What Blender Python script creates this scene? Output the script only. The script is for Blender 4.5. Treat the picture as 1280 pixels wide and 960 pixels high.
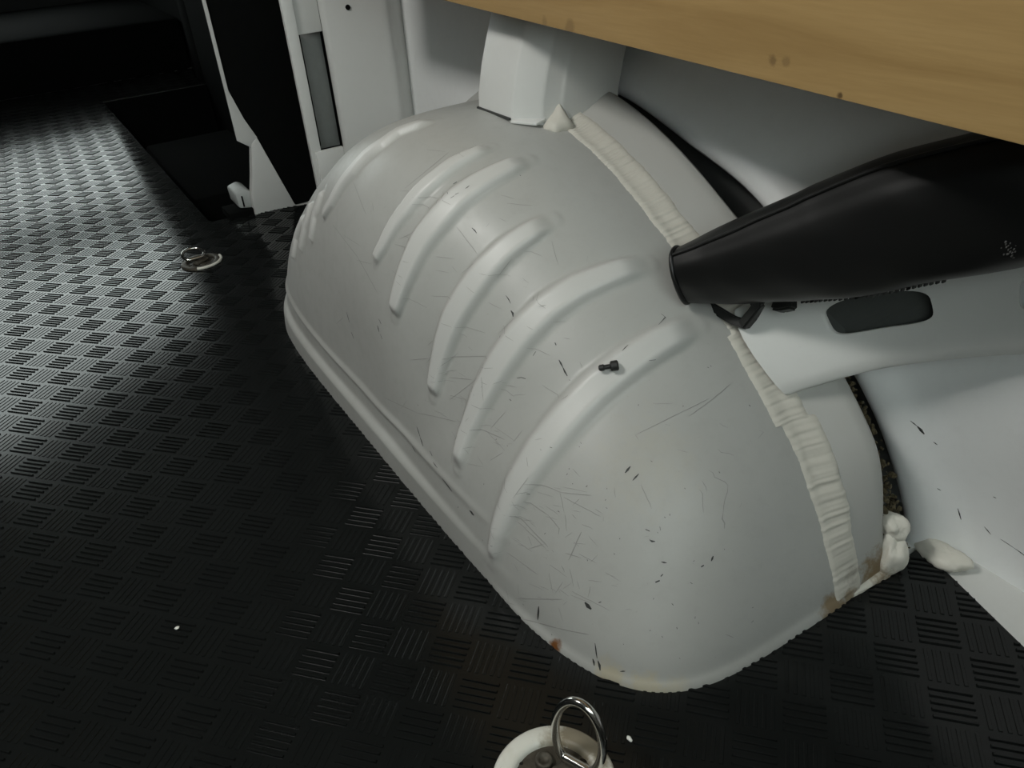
import bpy, bmesh, math, random
import numpy as np
from mathutils import Vector, Matrix
from mathutils.bvhtree import BVHTree
from math import sin, cos, pi, radians, hypot, atan2
random.seed(7); rng = np.random.default_rng(7)

S = bpy.context.scene
COL = S.collection
for o in list(bpy.data.objects): bpy.data.objects.remove(o)

# ------------------------------------------------------------------ camera
# van coordinates: +Y towards the cab, +X towards the side wall with the wheel arch, Z up, mat top at z = 0 (metres)
CAM_R = Vector((0.846, -0.528, -0.065)); CAM_U = Vector((0.334, 0.432, 0.838)); CAM_F = Vector((0.414, 0.731, -0.542))
CAM_P = Vector((-0.018, -0.639, 0.606)); FPX = 1005.96
CAM_F.normalize(); CAM_R = (CAM_R - CAM_F * CAM_R.dot(CAM_F)).normalized(); CAM_U = CAM_R.cross(CAM_F)
cd = bpy.data.cameras.new('camera'); cam = bpy.data.objects.new('camera', cd); COL.objects.link(cam)
cam.matrix_world = Matrix(((CAM_R.x, CAM_U.x, -CAM_F.x, CAM_P.x), (CAM_R.y, CAM_U.y, -CAM_F.y, CAM_P.y), (CAM_R.z, CAM_U.z, -CAM_F.z, CAM_P.z), (0, 0, 0, 1)))
cd.sensor_width = 36; cd.sensor_fit = 'HORIZONTAL'; cd.lens = FPX / 1280 * 36; cd.clip_start = 0.01
S.camera = cam

# ------------------------------------------------------------------ world, lamp, exposure
w = bpy.data.worlds.new('World'); S.world = w; w.use_nodes = True
bg = w.node_tree.nodes['Background']; bg.inputs[0].default_value = (0.90, 1.0, 0.97, 1); bg.inputs[1].default_value = 3.6
def area(name, loc, target, size, sizey, power, color):
    ld = bpy.data.lights.new(name, 'AREA'); ld.shape = 'RECTANGLE'; ld.size = size; ld.size_y = sizey; ld.energy = power; ld.color = color
    o = bpy.data.objects.new(name, ld); COL.objects.link(o); o.location = loc
    o.rotation_euler = (Vector(target) - Vector(loc)).to_track_quat('-Z', 'Y').to_euler(); return o
LAMP_POS = (-0.56, 0.12, 1.40)
area('work_lamp_light', LAMP_POS, (0.0, 0.05, 0.1), 0.40, 0.20, 11.5, (1.0, 0.985, 0.94))
S.view_settings.view_transform = 'Standard'; S.view_settings.look = 'None'; S.view_settings.exposure = 0.0; S.view_settings.gamma = 1.0
S.view_settings.use_curve_mapping = False

# ------------------------------------------------------------------ helpers
def tag(o, label=None, cat=None, group=None, kind=None):
    if label: o['label'] = label
    if cat: o['category'] = cat
    if group: o['group'] = group
    if kind: o['kind'] = kind
    return o
def thing(name, loc, label, cat, group=None, rz=0.0):
    o = bpy.data.objects.new(name, None); COL.objects.link(o); o.location = loc; o.rotation_euler = (0, 0, rz)
    o.empty_display_size = 0.02
    return tag(o, label, cat, group)
def link(name, me, mat, parent=None, local=False):
    """local=False: mesh data are in van coordinates; local=True: in the parent's frame"""
    o = bpy.data.objects.new(name, me); COL.objects.link(o)
    if mat is not None:
        me.materials.clear(); me.materials.append(mat)
    if parent is not None:
        o.parent = parent
        if not local:
            p = parent; M = Matrix.Identity(4)
            while p is not None:
                M = Matrix.LocRotScale(p.location, p.rotation_euler, p.scale) @ M; p = p.parent
            o.matrix_basis = M.inverted()
    return o
def mesh(name, V, F, smooth=True):
    me = bpy.data.meshes.new(name); me.from_pydata([tuple(map(float, v)) for v in V], [], [tuple(map(int, f)) for f in F]); me.update()
    if smooth:
        me.polygons.foreach_set('use_smooth', [True] * len(me.polygons))
    return me
def grid_faces(n, m, wrapn=False, wrapm=False, off=0, flip=False):
    F = []
    for i in range(n if wrapn else n - 1):
        for j in range(m if wrapm else m - 1):
            a = off + i * m + j; b = off + ((i + 1) % n) * m + j; c = off + ((i + 1) % n) * m + (j + 1) % m; d = off + i * m + (j + 1) % m
            F.append((a, d, c, b) if flip else (a, b, c, d))
    return F
def bm_mesh(name, bm, smooth=False, sharp=None):
    bmesh.ops.recalc_face_normals(bm, faces=bm.faces)
    me = bpy.data.meshes.new(name); bm.to_mesh(me); bm.free()
    if smooth:
        me.polygons.foreach_set('use_smooth', [True] * len(me.polygons))
        if sharp: me.set_sharp_from_angle(angle=radians(sharp))
    return me
def bbox(bm, x0, x1, y0, y1, z0, z1, bev=0.0, seg=2):
    r = bmesh.ops.create_cube(bm, size=1)
    vs = r['verts']
    for v in vs:
        v.co = Vector(((x0 + x1) / 2 + v.co.x * (x1 - x0), (y0 + y1) / 2 + v.co.y * (y1 - y0), (z0 + z1) / 2 + v.co.z * (z1 - z0)))
    if bev > 0:
        es = list({e for v in vs for e in v.link_edges})
        bmesh.ops.bevel(bm, geom=es, offset=bev, segments=seg, affect='EDGES', profile=0.5)
def box_mesh(name, x0, x1, y0, y1, z0, z1, bev=0.0, seg=2):
    bm = bmesh.new(); bbox(bm, x0, x1, y0, y1, z0, z1, bev, seg); return bm_mesh(name, bm, bev > 0, 40)
def prism(name, poly, z0, z1, smooth=False):
    n = len(poly); V = [(x, y, z0) for x, y in poly] + [(x, y, z1) for x, y in poly]
    F = [tuple(range(n - 1, -1, -1)), tuple(range(n, 2 * n))] + [(i, (i + 1) % n, n + (i + 1) % n, n + i) for i in range(n)]
    return mesh(name, V, F, smooth)
def extrude_poly(name, P, vec, bev=0.0):
    """3-D polygon P swept by vec"""
    n = len(P); P = [Vector(p) for p in P]; v = Vector(vec)
    V = P + [p + v for p in P]
    F = [tuple(range(n - 1, -1, -1)), tuple(range(n, 2 * n))] + [(i, (i + 1) % n, n + (i + 1) % n, n + i) for i in range(n)]
    me = mesh(name, V, F, False)
    bm = bmesh.new(); bm.from_mesh(me); bmesh.ops.recalc_face_normals(bm, faces=bm.faces)
    if bev: bmesh.ops.bevel(bm, geom=list(bm.edges), offset=bev, segments=2, affect='EDGES', profile=0.5)
    bpy.data.meshes.remove(me)
    return bm_mesh(name, bm, bool(bev), 40)
def tube(name, pts, rad, seg=10, closed=False, caps=True):
    pts = [Vector(p) for p in pts]; n = len(pts); V = []; F = []
    R = rad if hasattr(rad, '__len__') else [rad] * n
    up = None
    for i in range(n):
        a = pts[(i - 1) % n] if closed or i > 0 else pts[i]; b = pts[(i + 1) % n] if closed or i < n - 1 else pts[i]
        t = (b - a).normalized()
        if up is None:
            up = t.orthogonal().normalized()
        up = (up - t * up.dot(t)).normalized(); s = t.cross(up)
        for k in range(seg):
            an = 2 * pi * k / seg
            V.append(pts[i] + (up * cos(an) + s * sin(an)) * R[i])
    F = grid_faces(n, seg, closed, True)
    if caps and not closed:
        F.append(tuple(range(seg))); F.append(tuple((n - 1) * seg + k for k in reversed(range(seg))))
    me = mesh(name, V, F, True)
    bm = bmesh.new(); bm.from_mesh(me); bpy.data.meshes.remove(me)
    return bm_mesh(name, bm, True, 50)
def lathe(name, prof, c, seg=48, a0=0.0, a1=2 * pi):
    full = abs(a1 - a0 - 2 * pi) < 1e-6; n = seg if full else seg + 1
    V = []
    for i in range(n):
        a = a0 + (a1 - a0) * i / seg
        for r, z in prof: V.append((c[0] + r * cos(a), c[1] + r * sin(a), c[2] + z))
    return mesh(name, V, grid_faces(n, len(prof), full, False), True)

# ------------------------------------------------------------------ materials
def new_mat(name):
    m = bpy.data.materials.new(name); m.use_nodes = True
    nt = m.node_tree; b = nt.nodes['Principled BSDF']; return m, nt, b
def N(nt, t, **kw):
    n = nt.nodes.new(t)
    for k, v in kw.items():
        if k in n.inputs: n.inputs[k].default_value = v
        else: setattr(n, k, v)
    return n
def ramp(nt, fac, stops):
    r = nt.nodes.new('ShaderNodeValToRGB'); e = r.color_ramp.elements
    while len(e) > 1: e.remove(e[-1])
    e[0].position = stops[0][0]; e[0].color = stops[0][1]
    for p, c in stops[1:]:
        x = e.new(p); x.color = c
    nt.links.new(fac, r.inputs[0]); return r.outputs[0]
def mixc(nt, fac, a, b, bt='MIX'):
    m = nt.nodes.new('ShaderNodeMix'); m.data_type = 'RGBA'; m.blend_type = bt
    if isinstance(fac, (int, float)): m.inputs[0].default_value = fac
    else: nt.links.new(fac, m.inputs[0])
    for s, v in ((6, a), (7, b)):
        if isinstance(v, tuple): m.inputs[s].default_value = v
        else: nt.links.new(v, m.inputs[s])
    return m.outputs[2]
def math_(nt, op, a, b=None):
    m = nt.nodes.new('ShaderNodeMath'); m.operation = op
    for i, v in enumerate((a, b)):
        if v is None: continue
        if isinstance(v, (int, float)): m.inputs[i].default_value = v
        else: nt.links.new(v, m.inputs[i])
    return m.outputs[0]
def G(v, a=1.0): return (v, v, v, a)
def noise(nt, co, scale, detail=4, rough=0.6, dist=0.0, stretch=None):
    if stretch:
        mp = N(nt, 'ShaderNodeMapping'); mp.inputs['Scale'].default_value = stretch; nt.links.new(co, mp.inputs[0]); co = mp.outputs[0]
    n = N(nt, 'ShaderNodeTexNoise', Scale=scale, Detail=detail, Roughness=rough, Distortion=dist); nt.links.new(co, n.inputs['Vector']); return n.outputs[0]
def stain(nt, co, p, r, amt):
    """blotch with a noisy outline around point p"""
    d = N(nt, 'ShaderNodeVectorMath', operation='DISTANCE'); nt.links.new(co, d.inputs[0]); d.inputs[1].default_value = p
    n = noise(nt, co, 90, 5, 0.7)
    v = math_(nt, 'ADD', math_(nt, 'DIVIDE', d.outputs['Value'], r), math_(nt, 'MULTIPLY', math_(nt, 'SUBTRACT', n, 0.5), 1.8))
    mr = N(nt, 'ShaderNodeMapRange'); mr.inputs[1].default_value = 1.0; mr.inputs[2].default_value = 0.45; mr.inputs[3].default_value = 0; mr.inputs[4].default_value = amt
    nt.links.new(v, mr.inputs[0]); return mr.outputs[0]
def paint(name, col, rough=0.38, dirt=0.12, bump=0.02, stains=(), dirtcol=(0.36, 0.35, 0.31, 1), clean_lit=None):
    m, nt, b = new_mat(name); co = nt.nodes.new('ShaderNodeTexCoord').outputs['Object']
    n1 = noise(nt, co, 7, 5, 0.6); n2 = noise(nt, co, 60, 4, 0.65); n3 = noise(nt, co, 420, 2, 0.5)
    c = mixc(nt, math_(nt, 'MULTIPLY', ramp(nt, n1, [(0.42, G(0)), (0.75, G(1))]), dirt), (*col, 1), dirtcol)
    c = mixc(nt, math_(nt, 'MULTIPLY', ramp(nt, n2, [(0.5, G(0)), (0.8, G(1))]), dirt * 0.9), c, dirtcol)
    c = mixc(nt, math_(nt, 'MULTIPLY', ramp(nt, n3, [(0.70, G(0)), (0.80, G(1))]), dirt * 1.2), c, (0.2, 0.2, 0.18, 1))
    if clean_lit:
        at = N(nt, 'ShaderNodeAttribute'); at.attribute_name = 'rubbed_lit'; c = mixc(nt, math_(nt, 'MULTIPLY', at.outputs['Fac'], 0.85), c, (*clean_lit, 1))  # ribs lightened: partly cleaner paint, partly light put into the colour
    for p, r, amt, sc in stains:
        c = mixc(nt, stain(nt, co, p, r, amt), c, sc)
    nt.links.new(c, b.inputs['Base Color'])
    rr = N(nt, 'ShaderNodeMapRange'); rr.inputs[3].default_value = rough - 0.06; rr.inputs[4].default_value = rough + 0.14; nt.links.new(n2, rr.inputs[0]); nt.links.new(rr.outputs[0], b.inputs['Roughness'])
    bp = N(nt, 'ShaderNodeBump', Strength=bump, Distance=0.01); nt.links.new(n1, bp.inputs['Height']); nt.links.new(bp.outputs[0], b.inputs['Normal'])
    return m
def plain(name, col, rough=0.5, metal=0.0, nscale=60, var=0.15, bump=0.0, bdist=0.002):
    m, nt, b = new_mat(name); co = nt.nodes.new('ShaderNodeTexCoord').outputs['Object']
    n = noise(nt, co, nscale, 4, 0.6)
    c = mixc(nt, n, tuple(v * (1 - var) for v in col) + (1,), tuple(min(1, v * (1 + var)) for v in col) + (1,))
    nt.links.new(c, b.inputs['Base Color']); b.inputs['Roughness'].default_value = rough; b.inputs['Metallic'].default_value = metal
    if bump:
        bp = N(nt, 'ShaderNodeBump', Strength=bump, Distance=bdist); nt.links.new(n, bp.inputs['Height']); nt.links.new(bp.outputs[0], b.inputs['Normal'])
    return m
RUST = (0.15, 0.058, 0.016, 1); BEIGE = (0.42, 0.36, 0.22, 1); BROWN = (0.20, 0.14, 0.07, 1)
M_arch = paint('white_paint_worn', (0.375, 0.377, 0.358), 0.40, 0.20, 0.03, stains=[
    ((0.239, -0.225, 0.003), 0.009, 1.0, RUST), ((0.262, -0.279, 0.0), 0.020, 0.55, BEIGE), ((0.283, -0.303, 0.0), 0.020, 0.5, BEIGE), ((0.30, -0.318, 0.0), 0.016, 0.35, BEIGE),
    ((0.478, -0.338, 0.004), 0.020, 0.9, BROWN), ((0.36, -0.20, 0.135), 0.06, 0.12, BEIGE)], dirtcol=(0.25, 0.245, 0.225, 1), clean_lit=(0.53, 0.53, 0.51))
M_white = paint('white_paint', (0.60, 0.605, 0.585), 0.38, 0.06, 0.01)
M_skin = paint('white_paint_body_side', (0.80, 0.815, 0.81), 0.42, 0.07, 0.01)
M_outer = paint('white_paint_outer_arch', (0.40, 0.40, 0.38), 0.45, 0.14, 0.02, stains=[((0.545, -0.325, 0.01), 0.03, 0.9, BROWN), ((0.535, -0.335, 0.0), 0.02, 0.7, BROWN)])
M_dark = plain('dark_mark', (0.03, 0.032, 0.03), 0.6)
M_scr = plain('grey_scratch', (0.27, 0.27, 0.255), 0.6)
M_black = plain('black_plastic', (0.012, 0.013, 0.012), 0.55, 0, 90, 0.2)
M_trim = plain('black_trim', (0.005, 0.0055, 0.0053), 0.9, 0, 90, 0.3); M_trim.node_tree.nodes['Principled BSDF'].inputs['Specular IOR Level'].default_value = 0.02
M_chrome = plain('chrome_steel', (0.62, 0.61, 0.58), 0.16, 1.0, 120, 0.15)
M_dirtymetal = plain('dirty_metal', (0.065, 0.058, 0.044), 0.55, 0.5, 160, 0.6, 0.5, 0.002)
M_cup = paint('white_plastic_cup', (0.66, 0.66, 0.60), 0.42, 0.25, 0.01, dirtcol=(0.35, 0.30, 0.2, 1), stains=[((0.040, 0.012, 0.004), 0.036, 0.9, (0.16, 0.13, 0.08, 1)), ((0.018, 0.030, 0.004), 0.012, 0.6, (0.25, 0.21, 0.13, 1))])
M_seal = paint('sealant_cream', (0.55, 0.53, 0.47), 0.62, 0.22, 0.05, stains=[((0.505, -0.326, 0.02), 0.012, 0.8, (0.28, 0.26, 0.22, 1)), ((0.497, -0.337, 0.0), 0.016, 0.8, BROWN)])
M_putty = paint('putty_white', (0.66, 0.64, 0.57), 0.55, 0.15, 0.05, stains=[((0.548, -0.333, 0.0), 0.018, 0.8, BROWN)])
M_soil = plain('soil_debris', (0.085, 0.068, 0.035), 0.95, 0, 300, 0.7, 0.8, 0.004)
M_cover = plain('black_vinyl', (0.006, 0.0062, 0.006), 0.40, 0, 40, 0.2)
M_crumb = plain('white_crumb', (0.75, 0.75, 0.7), 0.6)

def rubber():
    m, nt, b = new_mat('black_rubber'); co = nt.nodes.new('ShaderNodeTexCoord').outputs['Object']
    n = noise(nt, co, 500, 3, 0.6); n2 = noise(nt, co, 9, 4, 0.6)
    c = mixc(nt, n2, (0.0055, 0.0062, 0.006, 1), (0.010, 0.0112, 0.0108, 1)); nt.links.new(c, b.inputs['Base Color'])
    rr = N(nt, 'ShaderNodeMapRange'); b.inputs['Specular IOR Level'].default_value = 0.25; rr.inputs[3].default_value = 0.12; rr.inputs[4].default_value = 0.17; nt.links.new(n2, rr.inputs[0]); nt.links.new(rr.outputs[0], b.inputs['Roughness'])
    bp = N(nt, 'ShaderNodeBump', Strength=0.06, Distance=0.0004); nt.links.new(n, bp.inputs['Height']); nt.links.new(bp.outputs[0], b.inputs['Normal'])
    return m
M_rubber = rubber()
def plywood():
    m, nt, b = new_mat('plywood_tan'); co = nt.nodes.new('ShaderNodeTexCoord').outputs['Object']
    g = noise(nt, co, 16, 6, 0.62, 0.6, (1, 0.22, 2.2)); g2 = noise(nt, co, 160, 3, 0.6, 0, (1, 0.12, 3)); bl = noise(nt, co, 5, 3, 0.5)
    c = ramp(nt, g, [(0.3, (0.335, 0.205, 0.075, 1)), (0.55, (0.44, 0.285, 0.115, 1)), (0.8, (0.50, 0.335, 0.15, 1))])
    c = mixc(nt, math_(nt, 'MULTIPLY', ramp(nt, g2, [(0.35, G(0)), (0.75, G(1))]), 0.22), c, (0.27, 0.16, 0.055, 1))
    c = mixc(nt, math_(nt, 'MULTIPLY', ramp(nt, bl, [(0.45, G(0)), (0.7, G(1))]), 0.25), c, (0.30, 0.19, 0.08, 1))
    for p, r, a in (((0.425, -0.244, 0.4840), 0.0045, 0.55), ((0.425, -0.255, 0.4845), 0.004, 0.35), ((0.425, -0.301, 0.4705), 0.003, 0.9), ((0.425, -0.01, 0.4810), 0.009, 0.35), ((0.425, 0.03, 0.4820), 0.006, 0.3)):
        c = mixc(nt, stain(nt, co, p, r, a), c, (0.09, 0.05, 0.02, 1))
    nt.links.new(c, b.inputs['Base Color']); b.inputs['Roughness'].default_value = 0.55
    bp = N(nt, 'ShaderNodeBump', Strength=0.08, Distance=0.001); nt.links.new(g2, bp.inputs['Height']); nt.links.new(bp.outputs[0], b.inputs['Normal'])
    return m
M_ply = plywood()

# measured rib lines and wear marks on the wheel arch (metres)
RIDGES = {"6": [[0.456, -0.1582, 0.2351], [0.4156, -0.155, 0.2289], [0.3804, -0.1503, 0.217], [0.3495, -0.1445, 0.1983], [0.3211, -0.1403, 0.1755], [0.2953, -0.1357, 0.1483], [0.2731, -0.1308, 0.1148], [0.2559, -0.1268, 0.0741], [0.2428, -0.1226, 0.0262]], "5": [[0.449, -0.0964, 0.2762], [0.4124, -0.0883, 0.2737], [0.3796, -0.0786, 0.2657], [0.3498, -0.0695, 0.2503], [0.3235, -0.062, 0.2277], [0.3012, -0.0553, 0.1993], [0.2823, -0.0477, 0.1651], [0.2662, -0.0432, 0.1268], [0.2505, -0.044, 0.0885]], "4": [[0.3933, -0.0177, 0.3118], [0.3676, -0.0135, 0.3026], [0.3446, -0.0074, 0.2903], [0.324, -0.0017, 0.2735], [0.3061, 0.0039, 0.2529], [0.2904, 0.0108, 0.2289], [0.2779, 0.016, 0.2011], [0.268, 0.0204, 0.1704], [0.259, 0.0227, 0.1385]], "3": [[0.414, 0.0535, 0.3499], [0.3841, 0.0541, 0.3452], [0.3574, 0.0576, 0.3374], [0.333, 0.0622, 0.3259], [0.312, 0.066, 0.309], [0.2938, 0.0736, 0.289], [0.2789, 0.079, 0.2645], [0.2671, 0.0858, 0.2366], [0.2576, 0.0932, 0.2054]], "2": [[0.3949, 0.0923, 0.3595], [0.3717, 0.0936, 0.3551], [0.3505, 0.0976, 0.3491], [0.3305, 0.0998, 0.3397], [0.3127, 0.1047, 0.3279], [0.297, 0.1096, 0.3128], [0.2834, 0.1179, 0.2952], [0.2719, 0.1256, 0.2745], [0.2617, 0.1379, 0.2513]], "1": [[0.3857, 0.1995, 0.3681], [0.3648, 0.2055, 0.3642], [0.347, 0.2183, 0.3581], [0.3272, 0.2221, 0.3491], [0.3115, 0.2362, 0.3367], [0.2967, 0.2465, 0.3208], [0.285, 0.265, 0.301], [0.2746, 0.2813, 0.2783], [0.2669, 0.3085, 0.2509]], "10": [[0.2864, 0.3451, 0.2736], [0.2818, 0.3446, 0.2665], [0.278, 0.3466, 0.2585], [0.2745, 0.3501, 0.2498], [0.2716, 0.3555, 0.2404], [0.2681, 0.3545, 0.2325], [0.2652, 0.3554, 0.2238], [0.2626, 0.3573, 0.2147], [0.26, 0.3592, 0.2055]], "11": [[0.2861, 0.3994, 0.2439], [0.2816, 0.3993, 0.2365], [0.2777, 0.4013, 0.2284], [0.2742, 0.4047, 0.2196], [0.2712, 0.41, 0.21], [0.2679, 0.4106, 0.2015], [0.265, 0.4127, 0.1924], [0.2621, 0.4153, 0.1831], [0.2598, 0.4198, 0.1728]], "12": [[0.2803, 0.4366, 0.2131], [0.2774, 0.442, 0.2045], [0.275, 0.4493, 0.1951], [0.273, 0.4586, 0.1849], [0.2704, 0.4659, 0.1753], [0.2669, 0.4635, 0.1684], [0.264, 0.4636, 0.1606], [0.2614, 0.4647, 0.1523], [0.2592, 0.4678, 0.1431]]}
DARK= [[0.89,[[0.2232,0.1603],[0.2206,0.1544],[0.218,0.1485]]],[0.67,[[0.216,0.1363],[0.2131,0.1332],[0.2101,0.13]]],[1.12,[[0.125,0.1908],[0.12,0.1869]]],[0.98,[[0.1287,0.1817],[0.1271,0.1784],[0.1256,0.1751]]],[0.89,[[0.1226,0.1732],[0.1193,0.1686]]],[0.81,[[0.0489,0.0893],[0.0446,0.0853],[0.04,0.0816]]],[0.89,[[0.0396,0.0809],[0.035,0.0779],[0.0303,0.075]]],[0.89,[[0.0536,0.0623],[0.0505,0.0598],[0.0471,0.0576]]],[1.12,[[0.014,0.078],[0.0081,0.0754]]],[0.54,[[0.0038,0.0709],[-0.0016,0.0704],[-0.007,0.07]]],[1.34,[[-0.0195,0.0643],[-0.0263,0.063],[-0.033,0.0617],[-0.0394,0.0601]]],[1.79,[[-0.0757,0.0595],[-0.0802,0.0594],[-0.0843,0.059]]],[0.67,[[-0.0783,0.1946],[-0.0823,0.1963]]],[0.67,[[-0.0823,0.1963],[-0.0868,0.1962]]],[1.12,[[-0.0425,0.2458],[-0.0455,0.2439],[-0.048,0.2417]]],[0.45,[[-0.0313,0.2569],[-0.0354,0.2542],[-0.0391,0.2513]]],[1.12,[[-0.0941,0.2283],[-0.0963,0.2266]]],[0.81,[[-0.1055,0.2165],[-0.1087,0.2141],[-0.1119,0.2117]]],[0.81,[[-0.1119,0.2117],[-0.1156,0.2087],[-0.1196,0.206]]],[0.98,[[-0.2098,0.1523],[-0.2097,0.1545],[-0.2096,0.1567]]],[0.72,[[-0.2178,0.1482],[-0.2179,0.1504],[-0.218,0.1526]]],[0.45,[[-0.1383,0.2469],[-0.1422,0.2444],[-0.1456,0.2416]]],[0.89,[[-0.2469,0.1178],[-0.25,0.1167]]],[0.81,[[-0.2539,0.1107],[-0.2553,0.1102],[-0.2571,0.1101]]],[0.67,[[-0.2685,0.0965],[-0.27,0.0962],[-0.2715,0.0959]]],[1.57,[[-0.2735,0.0824],[-0.275,0.0838]]],[1.12,[[-0.2739,0.0866],[-0.2741,0.0882]]],[1.43,[[-0.2883,0.0907],[-0.2887,0.0915]]],[0.89,[[-0.2899,0.0932],[-0.2893,0.0948],[-0.2887,0.0964]]],[2.01,[[-0.2374,0.056],[-0.2409,0.0542],[-0.2447,0.0528]]],[0.89,[[-0.2476,0.06],[-0.249,0.0613]]],[1.16,[[-0.1958,0.0276],[-0.1965,0.0228],[-0.1968,0.0177],[-0.1971,0.0125]]],[0.58,[[-0.2586,0.0269],[-0.2606,0.0227],[-0.2625,0.0185],[-0.2644,0.0142]]],[1.07,[[-0.2611,0.0117],[-0.2629,0.0093],[-0.2647,0.0068]]],[1.25,[[-0.2657,0.0124],[-0.2683,0.009],[-0.271,0.0056]]],[0.63,[[-0.2849,0.0109],[-0.2866,0.0119],[-0.288,0.0125]]],[0.67,[[-0.0829,0.2155],[-0.0832,0.2191]]],[0.89,[[-0.0798,0.1754],[-0.082,0.1746]]],[1.12,[[0.0785,0.3365],[0.0774,0.3382]]],[0.67,[[0.0702,0.3332],[0.0672,0.3323]]],[0.54,[[0.0615,0.3296],[0.06,0.3315]]],[0.54,[[0.0603,0.3326],[0.0584,0.3339]]],[0.45,[[0.0563,0.3372],[0.0557,0.3383],[0.0555,0.3394]]],[0.58,[[0.032,0.3058],[0.0282,0.304],[0.0249,0.3019]]],[0.72,[[0.04,0.3423],[0.0388,0.3417]]],[0.45,[[-0.1469,0.2302],[-0.1464,0.2317],[-0.1459,0.2331]]],[0.89,[[-0.2276,0.1795],[-0.2293,0.1779],[-0.2311,0.1762]]],[0.81,[[-0.2261,0.1797],[-0.2275,0.1784]]],[0.45,[[-0.2532,0.12],[-0.2551,0.1176]]],[0.72,[[-0.2897,0.0679],[-0.2911,0.0666]]],[0.72,[[-0.3008,0.0509],[-0.3017,0.0496]]],[0.54,[[-0.3046,0.0566],[-0.3053,0.055]]],[0.54,[[-0.297,0.0448],[-0.2981,0.0441]]],[0.58,[[-0.2898,0.0813],[-0.2912,0.0801]]],[0.63,[[-0.1464,0.1172],[-0.1485,0.1167]]],[0.59,[[-0.2228,0.0884],[-0.2237,0.0873]]],[0.57,[[-0.2785,0.0351],[-0.279,0.0343]]],[0.4,[[-0.1028,0.0422],[-0.1042,0.0412]]],[0.66,[[0.0493,0.1168],[0.048,0.1159]]],[0.47,[[-0.2897,0.0993],[-0.2904,0.0983]]],[0.69,[[-0.1694,0.1464],[-0.1699,0.1457]]],[0.55,[[-0.1809,0.1936],[-0.1817,0.1927]]],[0.39,[[-0.3124,0.0277],[-0.3133,0.0266]]],[0.38,[[-0.2057,0.141],[-0.2062,0.1401]]],[0.55,[[-0.2543,0.1164],[-0.255,0.1157]]],[0.65,[[-0.2029,0.1906],[-0.2035,0.1899]]],[0.71,[[-0.0842,0.1399],[-0.084,0.1387]]],[0.64,[[-0.2103,0.1333],[-0.2103,0.1326]]],[0.71,[[-0.2384,0.098],[-0.2394,0.0977]]],[0.56,[[-0.178,0.0932],[-0.1772,0.0915]]],[0.67,[[-0.1488,0.1605],[-0.1505,0.1604]]],[0.42,[[-0.0519,0.1812],[-0.0516,0.1803]]],[0.67,[[-0.1914,0.1392],[-0.191,0.1379]]],[0.61,[[-0.1901,0.2098],[-0.1911,0.209]]],[0.45,[[-0.1207,0.1302],[-0.1196,0.1289]]],[0.62,[[-0.1797,0.1139],[-0.1816,0.1136]]],[0.45,[[-0.2178,0.1607],[-0.2193,0.1599]]],[0.5,[[-0.3078,0.0521],[-0.3086,0.0506]]],[0.62,[[-0.1708,0.1426],[-0.1705,0.1415]]],[0.44,[[-0.3243,0.0357],[-0.3244,0.0351]]],[0.61,[[-0.166,0.2234],[-0.1675,0.2227]]],[0.45,[[-0.3195,0.0466],[-0.3197,0.0464]]],[0.58,[[-0.2525,0.1281],[-0.2534,0.1269]]],[0.45,[[-0.1898,0.2095],[-0.1909,0.2088]]],[0.47,[[-0.2789,0.0715],[-0.2789,0.0705]]],[0.45,[[-0.0999,0.1404],[-0.1009,0.14]]],[0.5,[[-0.1648,0.1654],[-0.1661,0.1645]]],[0.63,[[-0.2528,0.1482],[-0.2539,0.1472]]],[0.52,[[-0.1658,0.1627],[-0.1667,0.1621]]],[0.41,[[-0.0458,0.2253],[-0.0477,0.2246]]],[0.42,[[-0.1225,0.2036],[-0.1239,0.2032]]],[0.5,[[-0.2472,0.1432],[-0.2483,0.1425]]],[0.64,[[-0.1259,0.054],[-0.1286,0.0544]]],[0.67,[[-0.2163,0.0098],[-0.2171,0.0087]]],[0.52,[[-0.3327,0.0175],[-0.3331,0.0162]]],[0.67,[[-0.2533,0.1115],[-0.2543,0.1104]]],[0.61,[[-0.2359,0.1096],[-0.2361,0.1087]]],[0.64,[[-0.2205,0.0052],[-0.221,0.0044]]],[0.53,[[-0.2831,0.096],[-0.283,0.0954]]],[0.64,[[-0.0889,0.0977],[-0.089,0.0961]]],[0.4,[[-0.2139,0.1281],[-0.2154,0.1275]]],[0.6,[[-0.2893,0.0489],[-0.2892,0.0481]]],[0.58,[[-0.1755,0.0157],[-0.1774,0.0152]]],[0.57,[[-0.1419,0.1565],[-0.1429,0.1558]]],[0.71,[[-0.0544,0.0507],[-0.053,0.0481]]],[0.65,[[-0.2512,0.1263],[-0.2522,0.1256]]],[0.66,[[-0.1792,0.1371],[-0.18,0.1368]]]]
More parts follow.
